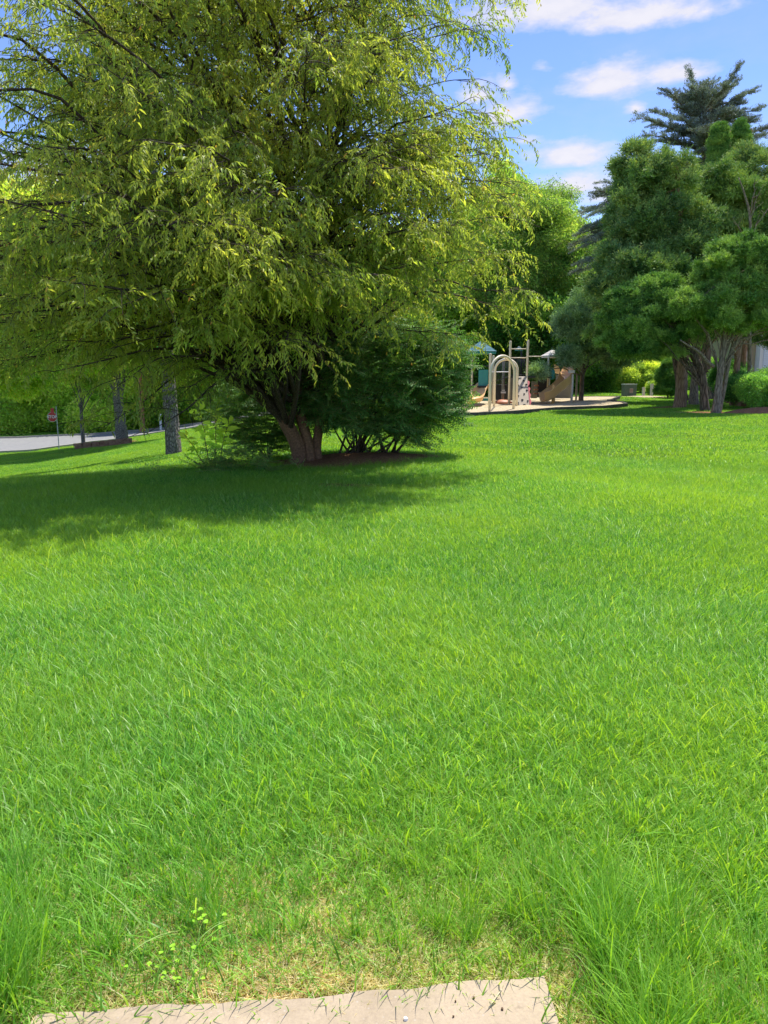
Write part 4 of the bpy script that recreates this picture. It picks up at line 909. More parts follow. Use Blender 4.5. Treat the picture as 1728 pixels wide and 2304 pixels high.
brs = [(W(x, y, d+dd), W(0, y0, d).z) for x, y, dd, y0 in [(1555, 168, 0, 330), (1500, 202, -1, 290), (1530, 215, 1, 280), (1662, 148, 0, 300), (1650, 190, .5, 280), (1700, 204, 0, 270), (1712, 246, -1, 285), (1440, 266, 0, 310), (1470, 250, 1, 300),
       (1450, 304, -1, 345), (1480, 318, 1, 350), (1495, 345, -1, 380), (1728, 290, 0, 330), (1722, 302, -1, 340), (1740, 345, 1, 380), (1600, 185, 1.5, 280), (1580, 200, -1.5, 290), (1620, 210, 1.5, 290), (1530, 262, -2, 310), (1640, 250, -2, 300), (1560, 290, -3, 330), (1610, 300, -3, 340), (1500, 390, -2, 420), (1680, 380, -2, 400), (1760, 400, 0, 440)]]
rr = random.Random(6)
for i in range(46):
    y = rr.uniform(215, 420); a = rr.uniform(0, 6.28); l = (1.2+2.9*(y-190)/160 if y < 350 else 4.1)*rr.uniform(.5, 1); c = W(1582, y, d); brs.append((c+Vector((math.cos(a)*l, math.sin(a)*l, rr.uniform(.1, .5))), c.z-.5))
blue_cedar('blue_cedar_tree', 'tall blue-grey cedar with open ragged horizontal branches, highest against the sky', gpt(1588, d), W(1582, 210, d), brs, 61, .34)
d = 46.0
brs = [(W(x, y, d+dd), W(0, y0, d).z) for x, y, dd, y0 in [(1306, 476, 0, 455), (1320, 470, -1, 450), (1296, 530, 0, 490), (1300, 560, -1, 520), (1318, 510, -1.5, 490), (1290, 548, .5, 505), (1350, 440, 0, 430), (1340, 430, -1, 440), (1362, 410, 0, 430), (1312, 590, -1, 560), (1300, 610, 0, 570), (1330, 540, -2, 520), (1340, 480, -2, 470), (1380, 420, -1.5, 430)]]
blue_cedar('blue_cedar_tree', 'blue-grey cedar with drooping horizontal limbs poking out left of the big dark evergreen', gpt(1540, d), W(1430, 400, d), brs, 62, .3)

leafy_tree('arborvitae', 'left one of two dense green columnar evergreens in front of the tall blue-grey cedar', 'tree', gpt(1618, 45), .2, [E(1617, 330, 45, .42, 1.1), E(1617, 305, 45, .26, .8), E(1617, 400, 45, .5, 2.0)], AR, M['bark_cedar'], nl=170, per=60, lr=(.22, .4), seed=71, scl=(.5, .75), nlimb=0, pitch=.5, pj=.2, roll=.4, shell=.85, tint0=.0, group='columnar evergreens')
leafy_tree('arborvitae', 'right one of two dense green columnar evergreens in front of the tall blue-grey cedar', 'tree', gpt(1666, 45.5), .2, [E(1664, 325, 45.5, .44, 1.2), E(1664, 300, 45.5, .28, .8), E(1664, 400, 45.5, .5, 2.1)], AR, M['bark_cedar'], nl=170, per=60, lr=(.22, .4), seed=72, scl=(.5, .75), nlimb=0, pitch=.5, pj=.2, roll=.4, shell=.85, group='columnar evergreens')

leafy_tree('red_cedar_tree', 'massive dark evergreen with thick reddish-brown furrowed trunk right of the playground', 'tree', gpt(1531, 37.5), .29,
           [E(1490, 500, 38, 2.6, 3.4), E(1440, 400, 39, 1.5, 2.0), E(1450, 620, 37.5, 3.0, 2.4), E(1400, 720, 38, 1.8, 1.9), E(1530, 720, 38.5, 3.0, 1.6), E(1395, 560, 39, 1.2, 2.2), E(1530, 600, 38.5, 2.4, 2.6)], CE, M['bark_cedar'], nl=330, per=60, seed=73, scl=(.55, 1.15), nlimb=8, lr=(.15, .29), trunk_n=40, flare=.2, zmin=W(0, 832, 38).z, group='right-hand evergreens')
leafy_tree('red_cedar_tree', 'tall dark evergreen at the right edge with bare pale dead branches showing', 'tree', gpt(1652, 40), .19,
           [E(1650, 480, 40, 2.5, 2.9), E(1710, 420, 41, 2.4, 2.2), E(1720, 540, 40, 2.2, 2.6), E(1590, 470, 40.5, 1.8, 2.3), E(1620, 640, 39, 2.6, 2.0), E(1725, 745, 41, 1.8, 1.2)], CE, M['bark_cedar'], nl=240, per=60, seed=74, scl=(.55, 1.1), nlimb=8, lr=(.15, .29), group='right-hand evergreens', zmin=W(0, 822, 40).z)
def dead_branches():
    rr = random.Random(3); p0 = W(1690, 560, 36.6); t = empty('dead_snag', Vector((p0.x, p0.y, Hf(p0.x, p0.y))), 'bare bleached dead stem and twigs in front of the right-edge evergreen', 'dead branch'); mb = MB()
    a = Vector((p0.x, p0.y, Hf(p0.x, p0.y)+.0)); a = W(1688, 900, 36.6); a.z = Hf(a.x, a.y)
    pts = smooth([a, W(1686, 640, 36.6), W(1688, 500, 36.5), W(1676, 440, 36.4), W(1662, 400, 36.4)], 4); mb.tube(pts, taper(.10, .02, len(pts)), n=7)
    for q, e in [((1688, 500), (1710, 430)), ((1688, 530), (1728, 470)), ((1687, 560), (1650, 500)), ((1688, 600), (1722, 560)), ((1690, 480), (1700, 400)), ((1686, 620), (1640, 560))]:
        pts = curve_to(W(*q, 36.5), W(*e, 36.2), lift=.03, n=5, wob=.08, r=rr); mb.tube(pts, taper(.035, .008, 6), n=5)
        for k in (2, 3, 4): mb.tube(curve_to(pts[k], pts[k]+Vector((rr.uniform(-.5, .5), -.1, rr.uniform(.1, .6))), lift=.02, n=3, r=rr), taper(.015, .005, 4), n=4)
    mb.build('stem', M['bark_grey'], t, True)
dead_branches()
leafy_tree('cypress_tree', 'rounded bright green cypress with grey forked furrowed trunk, nearest of the right-hand evergreens', 'tree', gpt(1612, 33.0), .18,
           [E(1660, 610, 33, 1.9, 1.5), E(1600, 690, 32.6, 1.35, .95), E(1710, 690, 33, 1.6, 1.2), E(1660, 700, 32.4, 1.7, 1.0), E(1735, 620, 33.5, 1.5, 1.4), E(1545, 690, 33, 1.0, .7)], HI, M['bark_grey'], nl=240, per=60, seed=75, scl=(.5, .9), nlimb=9, lr=(.18, .32), trunk_n=32, flare=.3, lean=(.35, 0), pitch=.2, tint0=.15, group='right-hand evergreens')
leafy_tree('cypress_tree', 'spreading green cypress on a dark trunk leaning left, right of the thick brown trunk', 'tree', gpt(1590, 34.2), .2,
           [E(1480, 680, 34.5, 1.6, 1.1), E(1440, 730, 34, 1.2, .8), E(1530, 720, 34, 1.5, .9), E(1400, 770, 34.6, 1.1, .8), E(1460, 780, 34.6, 1.6, .9), E(1400, 700, 34.8, 1.2, 1.0)], HI, M['bark_far'], nl=240, per=60, seed=76, scl=(.5, .9), nlimb=8, lr=(.18, .32), trunk_n=24, flare=.5, lean=(-1.0, 0), pitch=.15, tint0=-.1, group='right-hand evergreens', top_z=W(0, 700, 34).z)
def fork():   # second stem and low limbs of the cypress, and the pale trunk behind
    rr = random.Random(9); b = gpt(1625, 33.1); t = [o for o in COL.objects if o.name == 'cypress_tree'][0]; mb = MB()
    trunk_mesh(mb, [gpt(1618, 33.15)-Vector((0, 0, .1)), W(1632, 860, 33.1), W(1644, 800, 33), W(1668, 750, 32.9), W(1700, 690, 33)], .11, .04, n=18, k=6, flare=.3, seed=5)
    mb.tube(smooth(curve_to(W(1606, 825, 33), W(1530, 765, 32.6), lift=.03, n=5, r=rr), 3), taper(.085, .03, 16), n=8); mb.tube(smooth(curve_to(W(1655, 770, 33), W(1728, 745, 33.3), lift=.03, n=5, r=rr), 3), taper(.06, .02, 16), n=7)
    mb.tube(smooth(curve_to(W(1650, 775, 33), W(1740, 765, 33), lift=-.01, n=5, r=rr), 3), taper(.04, .02, 16), n=7)
    mb.build('limb', M['bark_grey'], t, True)
fork()
leafy_tree('pale_trunk_tree', 'tree with a pale grey fluted trunk behind the thick brown trunk', 'tree', gpt(1560, 43), .26, [E(1570, 700, 44, 2.6, 2.2)], CE, M['bark_grey'], nl=36, per=40, seed=77, nlimb=3, trunk_n=20, flare=.5, group='right-hand evergreens')
leafy_tree('juniper_tree', 'grey-green feathery juniper with slim dark trunk overhanging the playground slide', 'tree', gpt(1307, 46.6), .16,
           [E(1300, 735, 46, 1.6, 1.1), E(1274, 812, 45.5, .75, .5), E(1222, 838, 45, .6, .45), E(1350, 760, 46.5, 1.5, 1.3), E(1340, 690, 47, 1.6, 1.1), E(1400, 800, 46.5, 1.4, .8), E(1285, 722, 46, 1.0, .6)], JU, M['bark_far'], nl=110, per=36, seed=78, scl=(.7, 1.2), nlimb=8, lr=(.22, .4), lean=(.1, 0), pitch=.1, trunk_n=14, flare=.2)

# shrubs on the right
def shrub(name, label, px, d, c, ells, protos, seed, nl=30, per=34, scl=(.8, 1.3), tint0=0, group='shrubs near the house'):
    return leafy_tree(name, label, 'shrub', gpt(px, d), .05, ells, protos, M['bark_branch'], nl=nl, per=per, seed=seed, scl=scl, nlimb=2, trunk_n=6, tint0=tint0, group=group, flare=.1, shell=.7)
shrub('shrub', 'bright green rounded shrub at the right edge beside the mulch mound', 1712, 35.5, 0, [E(1712, 885, 35.5, 1.15, .85), E(1745, 870, 36, 1.0, 1.0)], SHR, 81, 40, 60, tint0=.9)
shrub('shrub', 'dark green shrub behind the stone edging, left of the bright rounded shrub', 1672, 38.5, 0, [E(1670, 880, 38.5, 1.1, .85), E(1650, 868, 40, .9, .8)], SHR, 82, 44, 60, tint0=-.4)
shrub('shrub', 'dark round clipped shrub beneath the yellow-green one by the house', 1640, 46, 0, [E(1640, 852, 46, 1.0, 1.0), E(1655, 868, 45, .9, .7)], SHR, 83, 40, 60, tint0=-.6)
shrub('shrub', 'small yellow-green shrub seen just right of the grey forked trunk', 1655, 54, 0, [E(1655, 835, 54, .9, .8)], LIME, 84, 24, 30)
shrub('shrub', 'soft mid-green shrub seen between the leaning trunk and the grey forked trunk', 1590, 54, 0, [E(1592, 845, 54, 1.1, 1.2)], SHR, 85, 40, 60, scl=(1.0, 1.6), tint0=1.0)
shrub('conical_shrub', 'dark conical shrub left of the thick brown trunk', 1502, 52, 0, [E(1504, 862, 52, .75, 1.0), E(1504, 835, 52, .45, .7)], AR, 86, 50, 50, scl=(.5, .8), tint0=-.3)
shrub('shrub', 'lime-yellow sprawling shrub behind the utility box', 1440, 63, 0, [E(1440, 850, 63, 1.9, 1.1), E(1465, 838, 64, 1.2, .8)], LIME, 87, 40, 34, tint0=.3)
shrub('shrub', 'low pale green shrub right of the two short posts', 1482, 58, 0, [E(1484, 876, 58, .7, .5)], LIME, 88, 20, 26)

# low terraced stones at the bed's edge
st = empty('stone_steps', gpt(1645, 45), 'reddish flat stones edging the shrub bed like low steps', 'stone edging'); rr = random.Random(12)
for i in range(9):
    u = i/8; d_ = 47-10.5*u; px = 1636+50*u+rr.uniform(-3, 3); p = gpt(px, d_); mb = MB()
    for k in range(2): mb.box((p.x+k*.1+rr.uniform(-.05, .05), p.y+rr.uniform(-.1, .1), p.z+.10+.17*k), (.95+rr.uniform(-.2, .2), .6, .15), (rr.uniform(-.06, .06), rr.uniform(-.06, .06), rr.uniform(-.4, .1)))
    mb.build('stone', M['stone'], st)

# utility box and its posts
b = gpt(1414, 56.5); t = empty('utility_box', b, 'grey-green pad-mounted utility box with a pink warning label on its front', 'utility box')
mb = MB(); mb.box((b.x, b.y, b.z+.42), (.84, .8, .84)); mb.build('cabinet', M['utility'], t)
mb = MB(); mb.box((b.x, b.y, b.z+.87), (.9, .86, .06)); mb.build('lid', M['cream'], t)
mb = MB(); mb.box((b.x, b.y, b.z-.02), (1.1, 1.05, .1)); mb.build('pad', M['kerb'], t)
mb = MB(); mb.box((b.x+.05, b.y-.404, b.z+.42), (.26, .006, .34)); mb.build('label', surf('warning_label', (.62, .30, .26), (.72, .45, .40), 9, .5, .3, 0, .001), t)
for k in range(3):
    mb = MB(); mb.box((b.x+.05, b.y-.408, b.z+.33+k*.08), (.2, .004, .02)); mb.build('print_line', M['sign_red'], t)
for px, h, lab, mt in ((1447, .62, 'shorter tan marker post beside the utility box', 'cream'), (1465, .86, 'taller tan marker post right of the utility box', 'cream')):
    b = gpt(px, 54); mb = MB(); mb.box((b.x, b.y, b.z+h/2-.05), (.17, .17, h+.1)); mb.box((b.x, b.y, b.z+h+.03), (.2, .2, .05)); tag(mb.build('marker_post', M[mt]), lab, 'post', 'short posts by the utility box')
# covered grill seen between the trunks
b = gpt(1596, 50); t = empty('grill', b, 'small black grill with grey lid between the two right-hand trunks', 'grill')
mb = MB(); mb.box((b.x, b.y, b.z+.42), (.6, .5, .6)); mb.build('body', M['dark'], t); mb = MB(); mb.tube([(b.x-.31, b.y, b.z+.74), (b.x+.31, b.y, b.z+.74)], .2, 12); mb.build('lid', M['sign_back'], t)
for sx_ in (-.25, .25):
    mb = MB(); mb.box((b.x+sx_, b.y, b.z+.06), (.05, .4, .14)); mb.build('leg', M['dark'], t)

# house at the right edge
def house():
    o0 = gpt(1700, 52); x0 = wx(1677, 52); z0 = .2; t = empty('house', Vector((x0, 52, z0)), 'pale grey house with white trim half hidden behind shrubs at the right edge', 'house')
    mb = MB(); x1 = x0+11; zt = z0+5.6
    a, b_, c_, d_ = x0, wx(1688, 52), wx(1701, 52), wx(1709, 52)
    mb.box(((c_+x1)/2, 56.03, (z0+zt)/2), (x1-c_, 8, zt-z0)); mb.build('wall', M['siding'], t)
    mb = MB(); mb.box(((a+c_)/2, 55.6, (z0+zt)/2), (c_-a-.01, 6, zt-z0)); mb.build('side_wall', M['siding_tan'], t)
    for xx, yy, w_ in ((a+.05, 52.58, .16), (c_+.1, 52.0, .22)):
        mb = MB(); mb.box((xx, yy, (z0+zt)/2), (w_, .1, zt-z0)); mb.build('corner_board', M['white'], t)
    for k in range(38):   # lap siding on the pale wall
        mb = MB(); mb.box(((c_+x1)/2+.12, 52.0, z0+.1+k*.145), (x1-c_-.3, .03, .132), (-.12, 0, 0)); mb.build('siding_board', M['siding'], t)
    wxm = (a+.16+b_)/2; w = MB()
    fr = MB()
    zc = W(1682, 842, 52).z-.05
    for dx, dz, sx_, sz in ((-.26, 0, .07, 1.25), (.26, 0, .07, 1.25), (0, .62, .6, .08), (0, -.62, .6, .08), (0, 0, .5, .05)): fr.box((wxm+dx, 52.57, zc+dz), (sx_, .06, sz))
    f_ = fr.build('window', M['white'], t); g = MB(); g.box((wxm, 52.585, zc), (.48, .02, 1.2)); g.build('pane', M['glass'], f_)
    mb = MB(); zr = zt; mb.add([(a-.5, 51.4, zr), (x1+.5, 51.4, zr), (x1+.5, 60.6, zr), (a-.5, 60.6, zr), (a+3.5, 56, zr+2.6), (x1-3.5, 56, zr+2.6)], [(0, 1, 5, 4), (1, 2, 5), (2, 3, 4, 5), (3, 0, 4), (3, 2, 1, 0)]); mb.build('roof', M['shingle'], t)
    mb = MB(); mb.box(((a+x1)/2, 51.38, zt-.05), (x1-a+1.0, .05, .2)); mb.build('fascia', M['white'], t)
house()

# ------------------------------------------------------------------ playground
def bz(p): return bedz(p.x, p.y)
def onbed(px, d):
    p = W(px, 900, d); return Vector((p.x, p.y, bz(p)))
def playground():
    KD = 1.09; W0, wx0, onbed0 = globals()['W'], globals()['wx'], globals()['onbed']
    W = lambda px, py, d: W0(px, py, d*KD)
    wx = lambda px, d: wx0(px, d*KD)
    onbed = lambda px, d: onbed0(px, d*KD)
    o = onbed(1150, 41); t = empty('play_structure', o, 'tan and green climbing play structure with decks, slides, tall posts and small roofs', 'playground equipment')
    def post(px, ytop, d, r_=.063, name='post', mat='tan_metal', zb=None):
        b = onbed(px, d); mb = MB(); z1 = W(px, ytop, d).z; b.z = (b.z-.12 if zb is None else zb); mb.tube([b, (b.x, b.y, z1-.03), (b.x, b.y, z1)], [r_, r_, r_*.8], 12); return mb.build(name, M[mat], t, True)
    D = 40.5
    post(1101, 795, 41.2, .07); post(1145, 767, D); post(1184, 765, D); post(1061, 800, 42.0, .06)
    post(1147, 842, 43.0, .05, mat='grey'); post(1108, 800, 43.3, .06); post(1170, 785, 43.2, .05, mat='dark'); post(1231, 803, 42.5, .05); post(1131, 806, 43.0, .085, mat='grey')
    # decks
    zd = W(1170, 846, D).z
    def deck(px0, px1, d0, d1, z, mat='dark', name='deck'):
        x0, x1 = wx(px0, d0), wx(px1, d0); mb = MB(); mb.box(((x0+x1)/2, (d0+d1)/2*KD, z-.05), (x1-x0, (d1-d0)*KD, .1)); return mb.build(name, M[mat], t)
    deck(1146, 1203, 40.55, 42.6, zd); deck(1062, 1103, 41.3, 43.4, W(0, 868, 41.3).z); deck(1203, 1240, 41.3, 43.0, zd-.02)
    # rails
    def rail(p, q, r_=.022, mat='tan_metal', name='rail'):
        mb = MB(); mb.tube([p, q], r_, 6); return mb.build(name, M[mat], t, True)
    rail(W(1145, 785, D), W(1184, 785, D), .025); rail(W(1145, 805, D), W(1184, 805, D), .025); rail(W(1184, 802, D), W(1222, 802, D), .025); rail(W(1173, 805.5, 40.7), W(1184, 805.5, 40.7), .025)
    rail(W(1100, 837, 41.5), W(1145, 837, 41.5), .03, 'white'); rail(W(1068, 824, 41.8), W(1101, 824, 41.8), .035, 'dark'); rail(W(1110, 858, 42.4), W(1145, 848, 41), .02, 'dark')
    # barrier bars between the posts
    for x0, x1, yt, yb, dd, n in ((1108, 1144, 812, 866, 43.3, 11), (1149, 1182, 806, 844, 42.3, 11)):
        rail(W(x0, yt, dd), W(x1, yt, dd), .03, 'dark'); rail(W(x0, yb, dd), W(x1, yb, dd), .03, 'dark')
        for k in range(n): x = x0+(x1-x0)*(k+.5)/n; rail(W(x, yt, dd), W(x, yb, dd), .02, 'dark', 'barrier_bar')
    # solid panels
    def panel(px0, px1, y0, y1, d, mat, th=.05, name='panel'):
        a = W(px0, y0, d); b = W(px1, y1, d); mb = MB(); mb.box(((a.x+b.x)/2, a.y, (a.z+b.z)/2), (b.x-a.x, th, a.z-b.z)); return mb.build(name, M[mat], t)
    panel(1077, 1098, 832, 868, 41.4, 'teal'); panel(1104, 1111, 838, 902, 43.3, 'dark'); panel(1146, 1160, 851, 901, 43.4, 'grey'); panel(1196, 1208, 858, 896, 43.8, 'utility')
    panel(1210, 1234, 853, 893, 43.2, 'dark'); panel(1251, 1287, 842, 896, 44.4, 'grey'); panel(1079, 1102, 896, 902, 42.6, 'teal', .5, 'step'); panel(1158, 1160, 848, 893, 42.0, 'dark')
    panel(1108, 1143, 866, 900, 44.0, 'dark')
    for k in range(3): panel(1201+k, 1209+k, 884-9*k, 887-9*k, 42.6+.25*k, 'rust', .28, 'step')
    # panel with white notice
    panel(1127, 1138, 881, 885, 42.9, 'white', .03, 'notice'); panel(1129, 1136, 877, 879, 42.9, 'white', .03, 'notice')
    # climbing wall, its wavy red edge and its holds
    a = [W(1164, 848, 40.4), W(1186, 848, 40.4), W(1192, 904, 39.2), W(1163, 905, 39.2)]
    for q in a[2:]: q.z = bz(q)-.03
    th = Vector((0, .09, .02)); mb = MB(); mb.add(a+[p+th for p in a], [(0, 3, 2, 1), (4, 5, 6, 7), (0, 1, 5, 4), (1, 2, 6, 5), (2, 3, 7, 6), (3, 0, 4, 7)]); cw = mb.build('climbing_wall', M['wall_tan'], t)
    def onwall(u, v): return a[0].lerp(a[1], u).lerp(a[3].lerp(a[2], u), v)
    nrm = (a[1]-a[0]).cross(a[3]-a[0]).normalized(); nrm = nrm if nrm.y < 0 else -nrm
    rr = random.Random(3)
    for u, v in [(.12, .06), (.62, .14), (.86, .27), (.42, .36), (.88, .47), (.62, .60), (.12, .66), (.45, .80), (.88, .84), (.10, .90), (.60, .97), (.1, .3), (.12, .98)]:
        p = onwall(u, v)-nrm*-.0; mb = MB(); ax = Vector((1, 0, 0)); up = nrm.cross(ax).normalized(); n = 9; r_ = rr.uniform(.038, .055); V = []
        for l, (s_, h_) in enumerate(((1, 0), (.75, .045), (.3, .06))):
            for k in range(n): th_ = k*2*math.pi/n; V.append(p+nrm*h_+(ax*math.cos(th_)*1.25+up*math.sin(th_))*r_*s_*(1+.15*math.sin(3*th_)))
        mb.add(V, [(l*n+k, l*n+(k+1) % n, (l+1)*n+(k+1) % n, (l+1)*n+k) for l in range(2) for k in range(n)]+[tuple(range(2*n, 3*n))]); h = mb.build('climbing_hold', M['dark'], None, True)
        h.data.transform(parent_inv(t)); h.parent = cw; 
    mb = MB(); V = []
    for i in range(17):
        v = .14+.84*i/16; p = onwall(1, v); wv = .035+.035*math.sin(i*1.5)
        V += [p+Vector((.0, -.03, 0)), p+Vector((wv+.05, -.03, 0)), p+Vector((wv+.05, .06, 0)), p+Vector((0, .06, 0))]
    mb.add(V, [(i*4+j, i*4+(j+1) % 4, i*4+4+(j+1) % 4, i*4+4+j) for i in range(16) for j in range(4)]); mb.build('wavy_edge', M['red'], t)
    # roofs: square pyramids with stepped courses
    def roof(px0, px1, ya, ye, d, mat, courses, name, skirt):
        x0, x1 = wx(px0, d), wx(px1, d); c = Vector(((x0+x1)/2, d*KD, 0)); h = (x1-x0)/2*.88; ze = W(0, ye, d).z; za = W(0, ya, d).z; par = MB(); rz_ = R(20)
        def ring(s_, z): return [Vector((c.x+s_*h*(math.cos(rz_)*a_-math.sin(rz_)*b_), c.y+s_*h*(math.sin(rz_)*a_+math.cos(rz_)*b_), z)) for a_, b_ in ((-1, -1), (1, -1), (1, 1), (-1, 1))]
        par.add(ring(1, ze-skirt)+ring(1.0, ze), [(0, 1, 5, 4), (1, 2, 6, 5), (2, 3, 7, 6), (3, 0, 4, 7), (3, 2, 1, 0)]); rf = par.build(name, M['teal'] if mat == 'roof_blue' else M[mat], t)
        for k in range(courses):
            s0 = 1.04-k/courses*.94; s1 = max(.06, s0-.94/courses-.02); z0 = ze+(za-ze)*k/courses; z1 = ze+(za-ze)*(k+1)/courses+.01; cm = MB(); cm.add(ring(s0, z0-.02)+ring(s0, z0+.025)+ring(s1, z1), [(0, 1, 5, 4), (1, 2, 6, 5), (2, 3, 7, 6), (3, 0, 4, 7), (4, 5, 9, 8), (5, 6, 10, 9), (6, 7, 11, 10), (7, 4, 8, 11), (3, 2, 1, 0), (8, 9, 10, 11)])
            ch = cm.build('roof_course', M[mat], None); ch.data.transform(parent_inv(t)); ch.parent = rf
        par = MB(); par.tube([(c.x, c.y, za-.03), (c.x, c.y, za+.05)], .07, 8); cp = par.build('roof_cap', M['cream'], t)
    roof(1052, 1108, 769, 791, 41.8, 'roof_blue', 7, 'roof', .14); roof(1219, 1258, 788, 801, 43.0, 'cream', 3, 'roof', .10)
    roof(1157, 1172, 781, 787, 42.6, 'roof_blue', 2, 'roof', .05)
    # arches: two parallel hoops with a short top bar
    def hoop(x0, x1, ytop, d0, d1):
        a_ = onbed(x0, d0); b_ = onbed(x1, d1); rx = (b_-a_).xy.length/2; zt = W((x0+x1)/2, ytop, (d0+d1)/2).z-.06; zs = zt-rx*.98; pts = [a_-Vector((0, 0, .1)), Vector((a_.x, a_.y, zs))]
        for k in range(1, 16): th_ = math.pi*k/16; m_ = a_.lerp(b_, (1-math.cos(th_))/2); pts.append(Vector((m_.x, m_.y, zs+rx*.98*math.sin(th_))))
        pts += [Vector((b_.x, b_.y, zs)), b_-Vector((0, 0, .1))]; mb = MB(); mb.tube(pts, .065, 12); mb.build('arch', M['tan_metal'], t, True); return Vector(((a_.x+b_.x)/2, (a_.y+b_.y)/2, zt))
    p = hoop(1102, 1156, 798, 34.4, 35.4); q = hoop(1112, 1162.5, 806, 38.6, 38.2); rail(p, q, .04)
    # left slide and right spiral slide: swept troughs with raised rims
    def slide(path, wd, rim, mat, bank=0):
        S = smooth(path, 6); prof = [(-1, 1), (-.93, .95), (-.8, .15), (-.45, 0), (0, -.02), (.45, 0), (.8, .15), (.93, .95), (1, 1)]; V = []; n = len(prof)
        for i, p in enumerate(S):
            tg = S[min(i+1, len(S)-1)]-S[max(i-1, 0)]; sd_ = Vector((tg.y, -tg.x, 0)).normalized(); up = sd_.cross(tg.normalized()); up = up if up.z > 0 else -up
            bk = bank*math.sin(math.pi*i/(len(S)-1)); s2 = (sd_*math.cos(bk)+up*math.sin(bk)); u2 = (up*math.cos(bk)-sd_*math.sin(bk))
            for x, y in prof: V.append(p+s2*x*wd/2+u2*y*rim)
            for x, y in prof[::-1]: V.append(p+s2*x*wd/2*1.0+u2*(y*rim-.035))
        m_ = 2*n; mb = MB(); mb.add(V, [(i*m_+j, i*m_+(j+1) % m_, (i+1)*m_+(j+1) % m_, (i+1)*m_+j) for i in range(len(S)-1) for j in range(m_)]+[tuple(range(m_))[::-1], tuple(range((len(S)-1)*m_, len(S)*m_))]); return mb.build('slide', M[mat], t, True)
    e = onbed(1060, 39.7); slide([W(1096, 868, 41.6), W(1088, 872, 41.3), W(1080, 883, 40.8), e+Vector((.35, .25, .32)), e+Vector((0, 0, .2)), e+Vector((-.35, -.1, .18))], .75, .26, 'tan_plastic')
    s0 = W(1262, 834, 42.6); e = onbed(1228, 40.7)
    slide([W(1254, 838, 43.4), W(1268, 842, 43.0), W(1277, 853, 42.4), W(1271, 869, 41.7), W(1252, 885, 41.1), e+Vector((.15, .0, .26)), e+Vector((-.2, -.12, .17))], .8, .5, 'tan_plastic', -.25)
    for px, yt, d_, r_, mt in ((1245, 866, 40.9, .10, 'tan_plastic'), (1235, 846, 42.0, .03, 'white'), (1286, 842, 41.8, .07, 'white'), (1296, 842, 43.2, .06, 'grey')): post(px, yt, d_, r_, 'support', mt)
    mb = MB(); p = W(1242, 843, 41.6); mb.tube([p-Vector((0, 0, .28)), p-Vector((0, 0, .2)), p+Vector((0, 0, .2)), p+Vector((0, 0, .28))], [.10, .17, .17, .10], 12); mb.build('drum', M['teal'], t, True)
    mb = MB(); p = W(1286, 836, 41.8); mb.box(p, (.34, .2, .16)); mb.build('bracket', M['white'], t)
    # low rust-coloured dome
    b = onbed(1131, 42.6); dm = empty('play_dome', b, 'low rust-orange plastic mound under the arches of the play structure', 'playground equipment'); mb = MB(); V = []; n = 18
    for l in range(7):
        ph = math.pi/2*l/6
        for k in range(n): th_ = k*2*math.pi/n; V.append((b.x+.62*math.cos(th_)*math.cos(ph), b.y+.45*math.sin(th_)*math.cos(ph), b.z-.03+.27*math.sin(ph)))
    mb.add(V, [(l*n+k, l*n+(k+1) % n, (l+1)*n+(k+1) % n, (l+1)*n+k) for l in range(6) for k in range(n)]); mb.build('shell', M['rust'], dm, True)
playground()

# clover weeds and small litter by the slab
def clover(x, y, n, label, s_=1.0):
    r = np.random.default_rng(int(abs(x)*1000)); rr = random.Random(int(abs(x)*999)); b0 = Vector((x, y, Hf(x, y))); t = empty('clover_plant', b0, label, 'weed', 'weeds by the slab')
    st = MB()
    for k in range(n):
        e = Vector((rr.gauss(0, .035)*s_, rr.gauss(0, .028)*s_, rr.uniform(.03, .075)*s_)); st.tube([b0+e*.1*0, b0+Vector((e.x*.6, e.y*.6, e.z*.7)), b0+e], .0010, 4, False); b = LB(); a0 = rr.uniform(0, 6.28)
        for j in range(3):
            a = a0+j*2.094; b.leaf((0, 0, 0), (math.cos(a), math.sin(a), .25), (0, 0, 1), .0075*s_, .0085*s_, jit((.16, .30, .02), .25, r), droop=.2, fold=.15, seg=3)
        o = bpy.data.objects.new('leaf', b.mesh('leaf', M['cherry_leaf'])); COL.objects.link(o); o.parent = t; o.location = e
    tag(st.build('stems', M['stem_green'], t), kind='stuff')
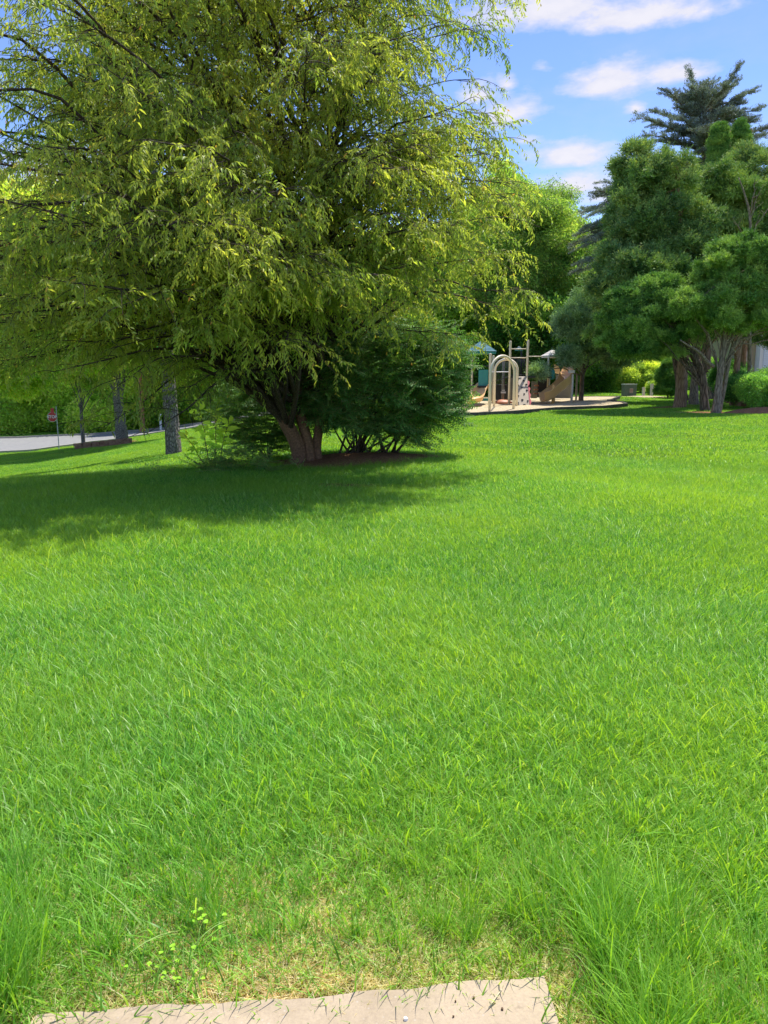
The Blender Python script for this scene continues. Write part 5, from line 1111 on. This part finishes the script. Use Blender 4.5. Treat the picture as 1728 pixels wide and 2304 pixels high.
clover(-.60, 1.80, 11, 'small yellow-green clover weed in the straw, just left of the other one'); clover(-.50, 1.92, 12, 'taller yellow-green clover weed in the straw behind the slab', 1.15); clover(-.52, 1.74, 8, 'tiny clover weed touching the slab edge', .8)
zt = Hf(0, 1.6)+.022
rr = random.Random(21)
for i, (px, py, lab) in enumerate([(1025, 2255, 'dark crumb of soil on the slab, uppermost of the scattered ones'), (1020, 2289, 'dark crumb of soil low on the slab near its bottom edge'), (1066, 2247, 'tiny dark crumb of soil at upper right of the slab'), (1130, 2272, 'tiny dark crumb of soil left of the long grass tuft')]):
    v = cam_dir(px, py); p = Vector((0, 0, EYE))+v*((zt-EYE)/v.z); mb = MB(); s_ = rr.uniform(.002, .0035); V = [p+Vector((math.cos(a)*s_*rr.uniform(.6, 1.2), math.sin(a)*s_*rr.uniform(.6, 1.2), z_)) for z_ in (0, .005) for a in [k*math.pi/3 for k in range(6)]]
    mb.add(V, [tuple(range(5, -1, -1)), tuple(range(6, 12))]+[(k, (k+1) % 6, 6+(k+1) % 6, 6+k) for k in range(6)]); tag(mb.build('soil_crumb', M['twig']), lab, 'debris', 'crumbs on the slab')
v = cam_dir(913, 2295); p = Vector((0, 0, EYE))+v*((zt-EYE)/v.z); mb = MB(); V = [p+Vector((math.cos(a)*.006*rr.uniform(.6, 1.1), math.sin(a)*.005*rr.uniform(.6, 1.1), z_)) for z_ in (0, .006) for a in [k*math.pi/4 for k in range(8)]]
mb.add(V, [tuple(range(7, -1, -1)), tuple(range(8, 16))]+[(k, (k+1) % 8, 8+(k+1) % 8, 8+k) for k in range(8)]); tag(mb.build('pebble', M['white']), 'small white pebble lying on the concrete slab', 'pebble')
v = cam_dir(1115, 2250); p = Vector((0, 0, EYE))+v*((zt-EYE)/v.z); mb = MB(); mb.tube([p+Vector((.02, .03, .004)), p+Vector((0, 0, .006)), p+Vector((-.022, -.03, .004))], .0012, 5); mb.tube([p+Vector((0, .004, .006)), p+Vector((.012, .005, .006))], .0012, 5); tag(mb.build('straw', surf('pale_straw', (.6, .5, .28), (.7, .6, .4), 9)), 'pale forked bit of straw lying on the slab', 'straw')
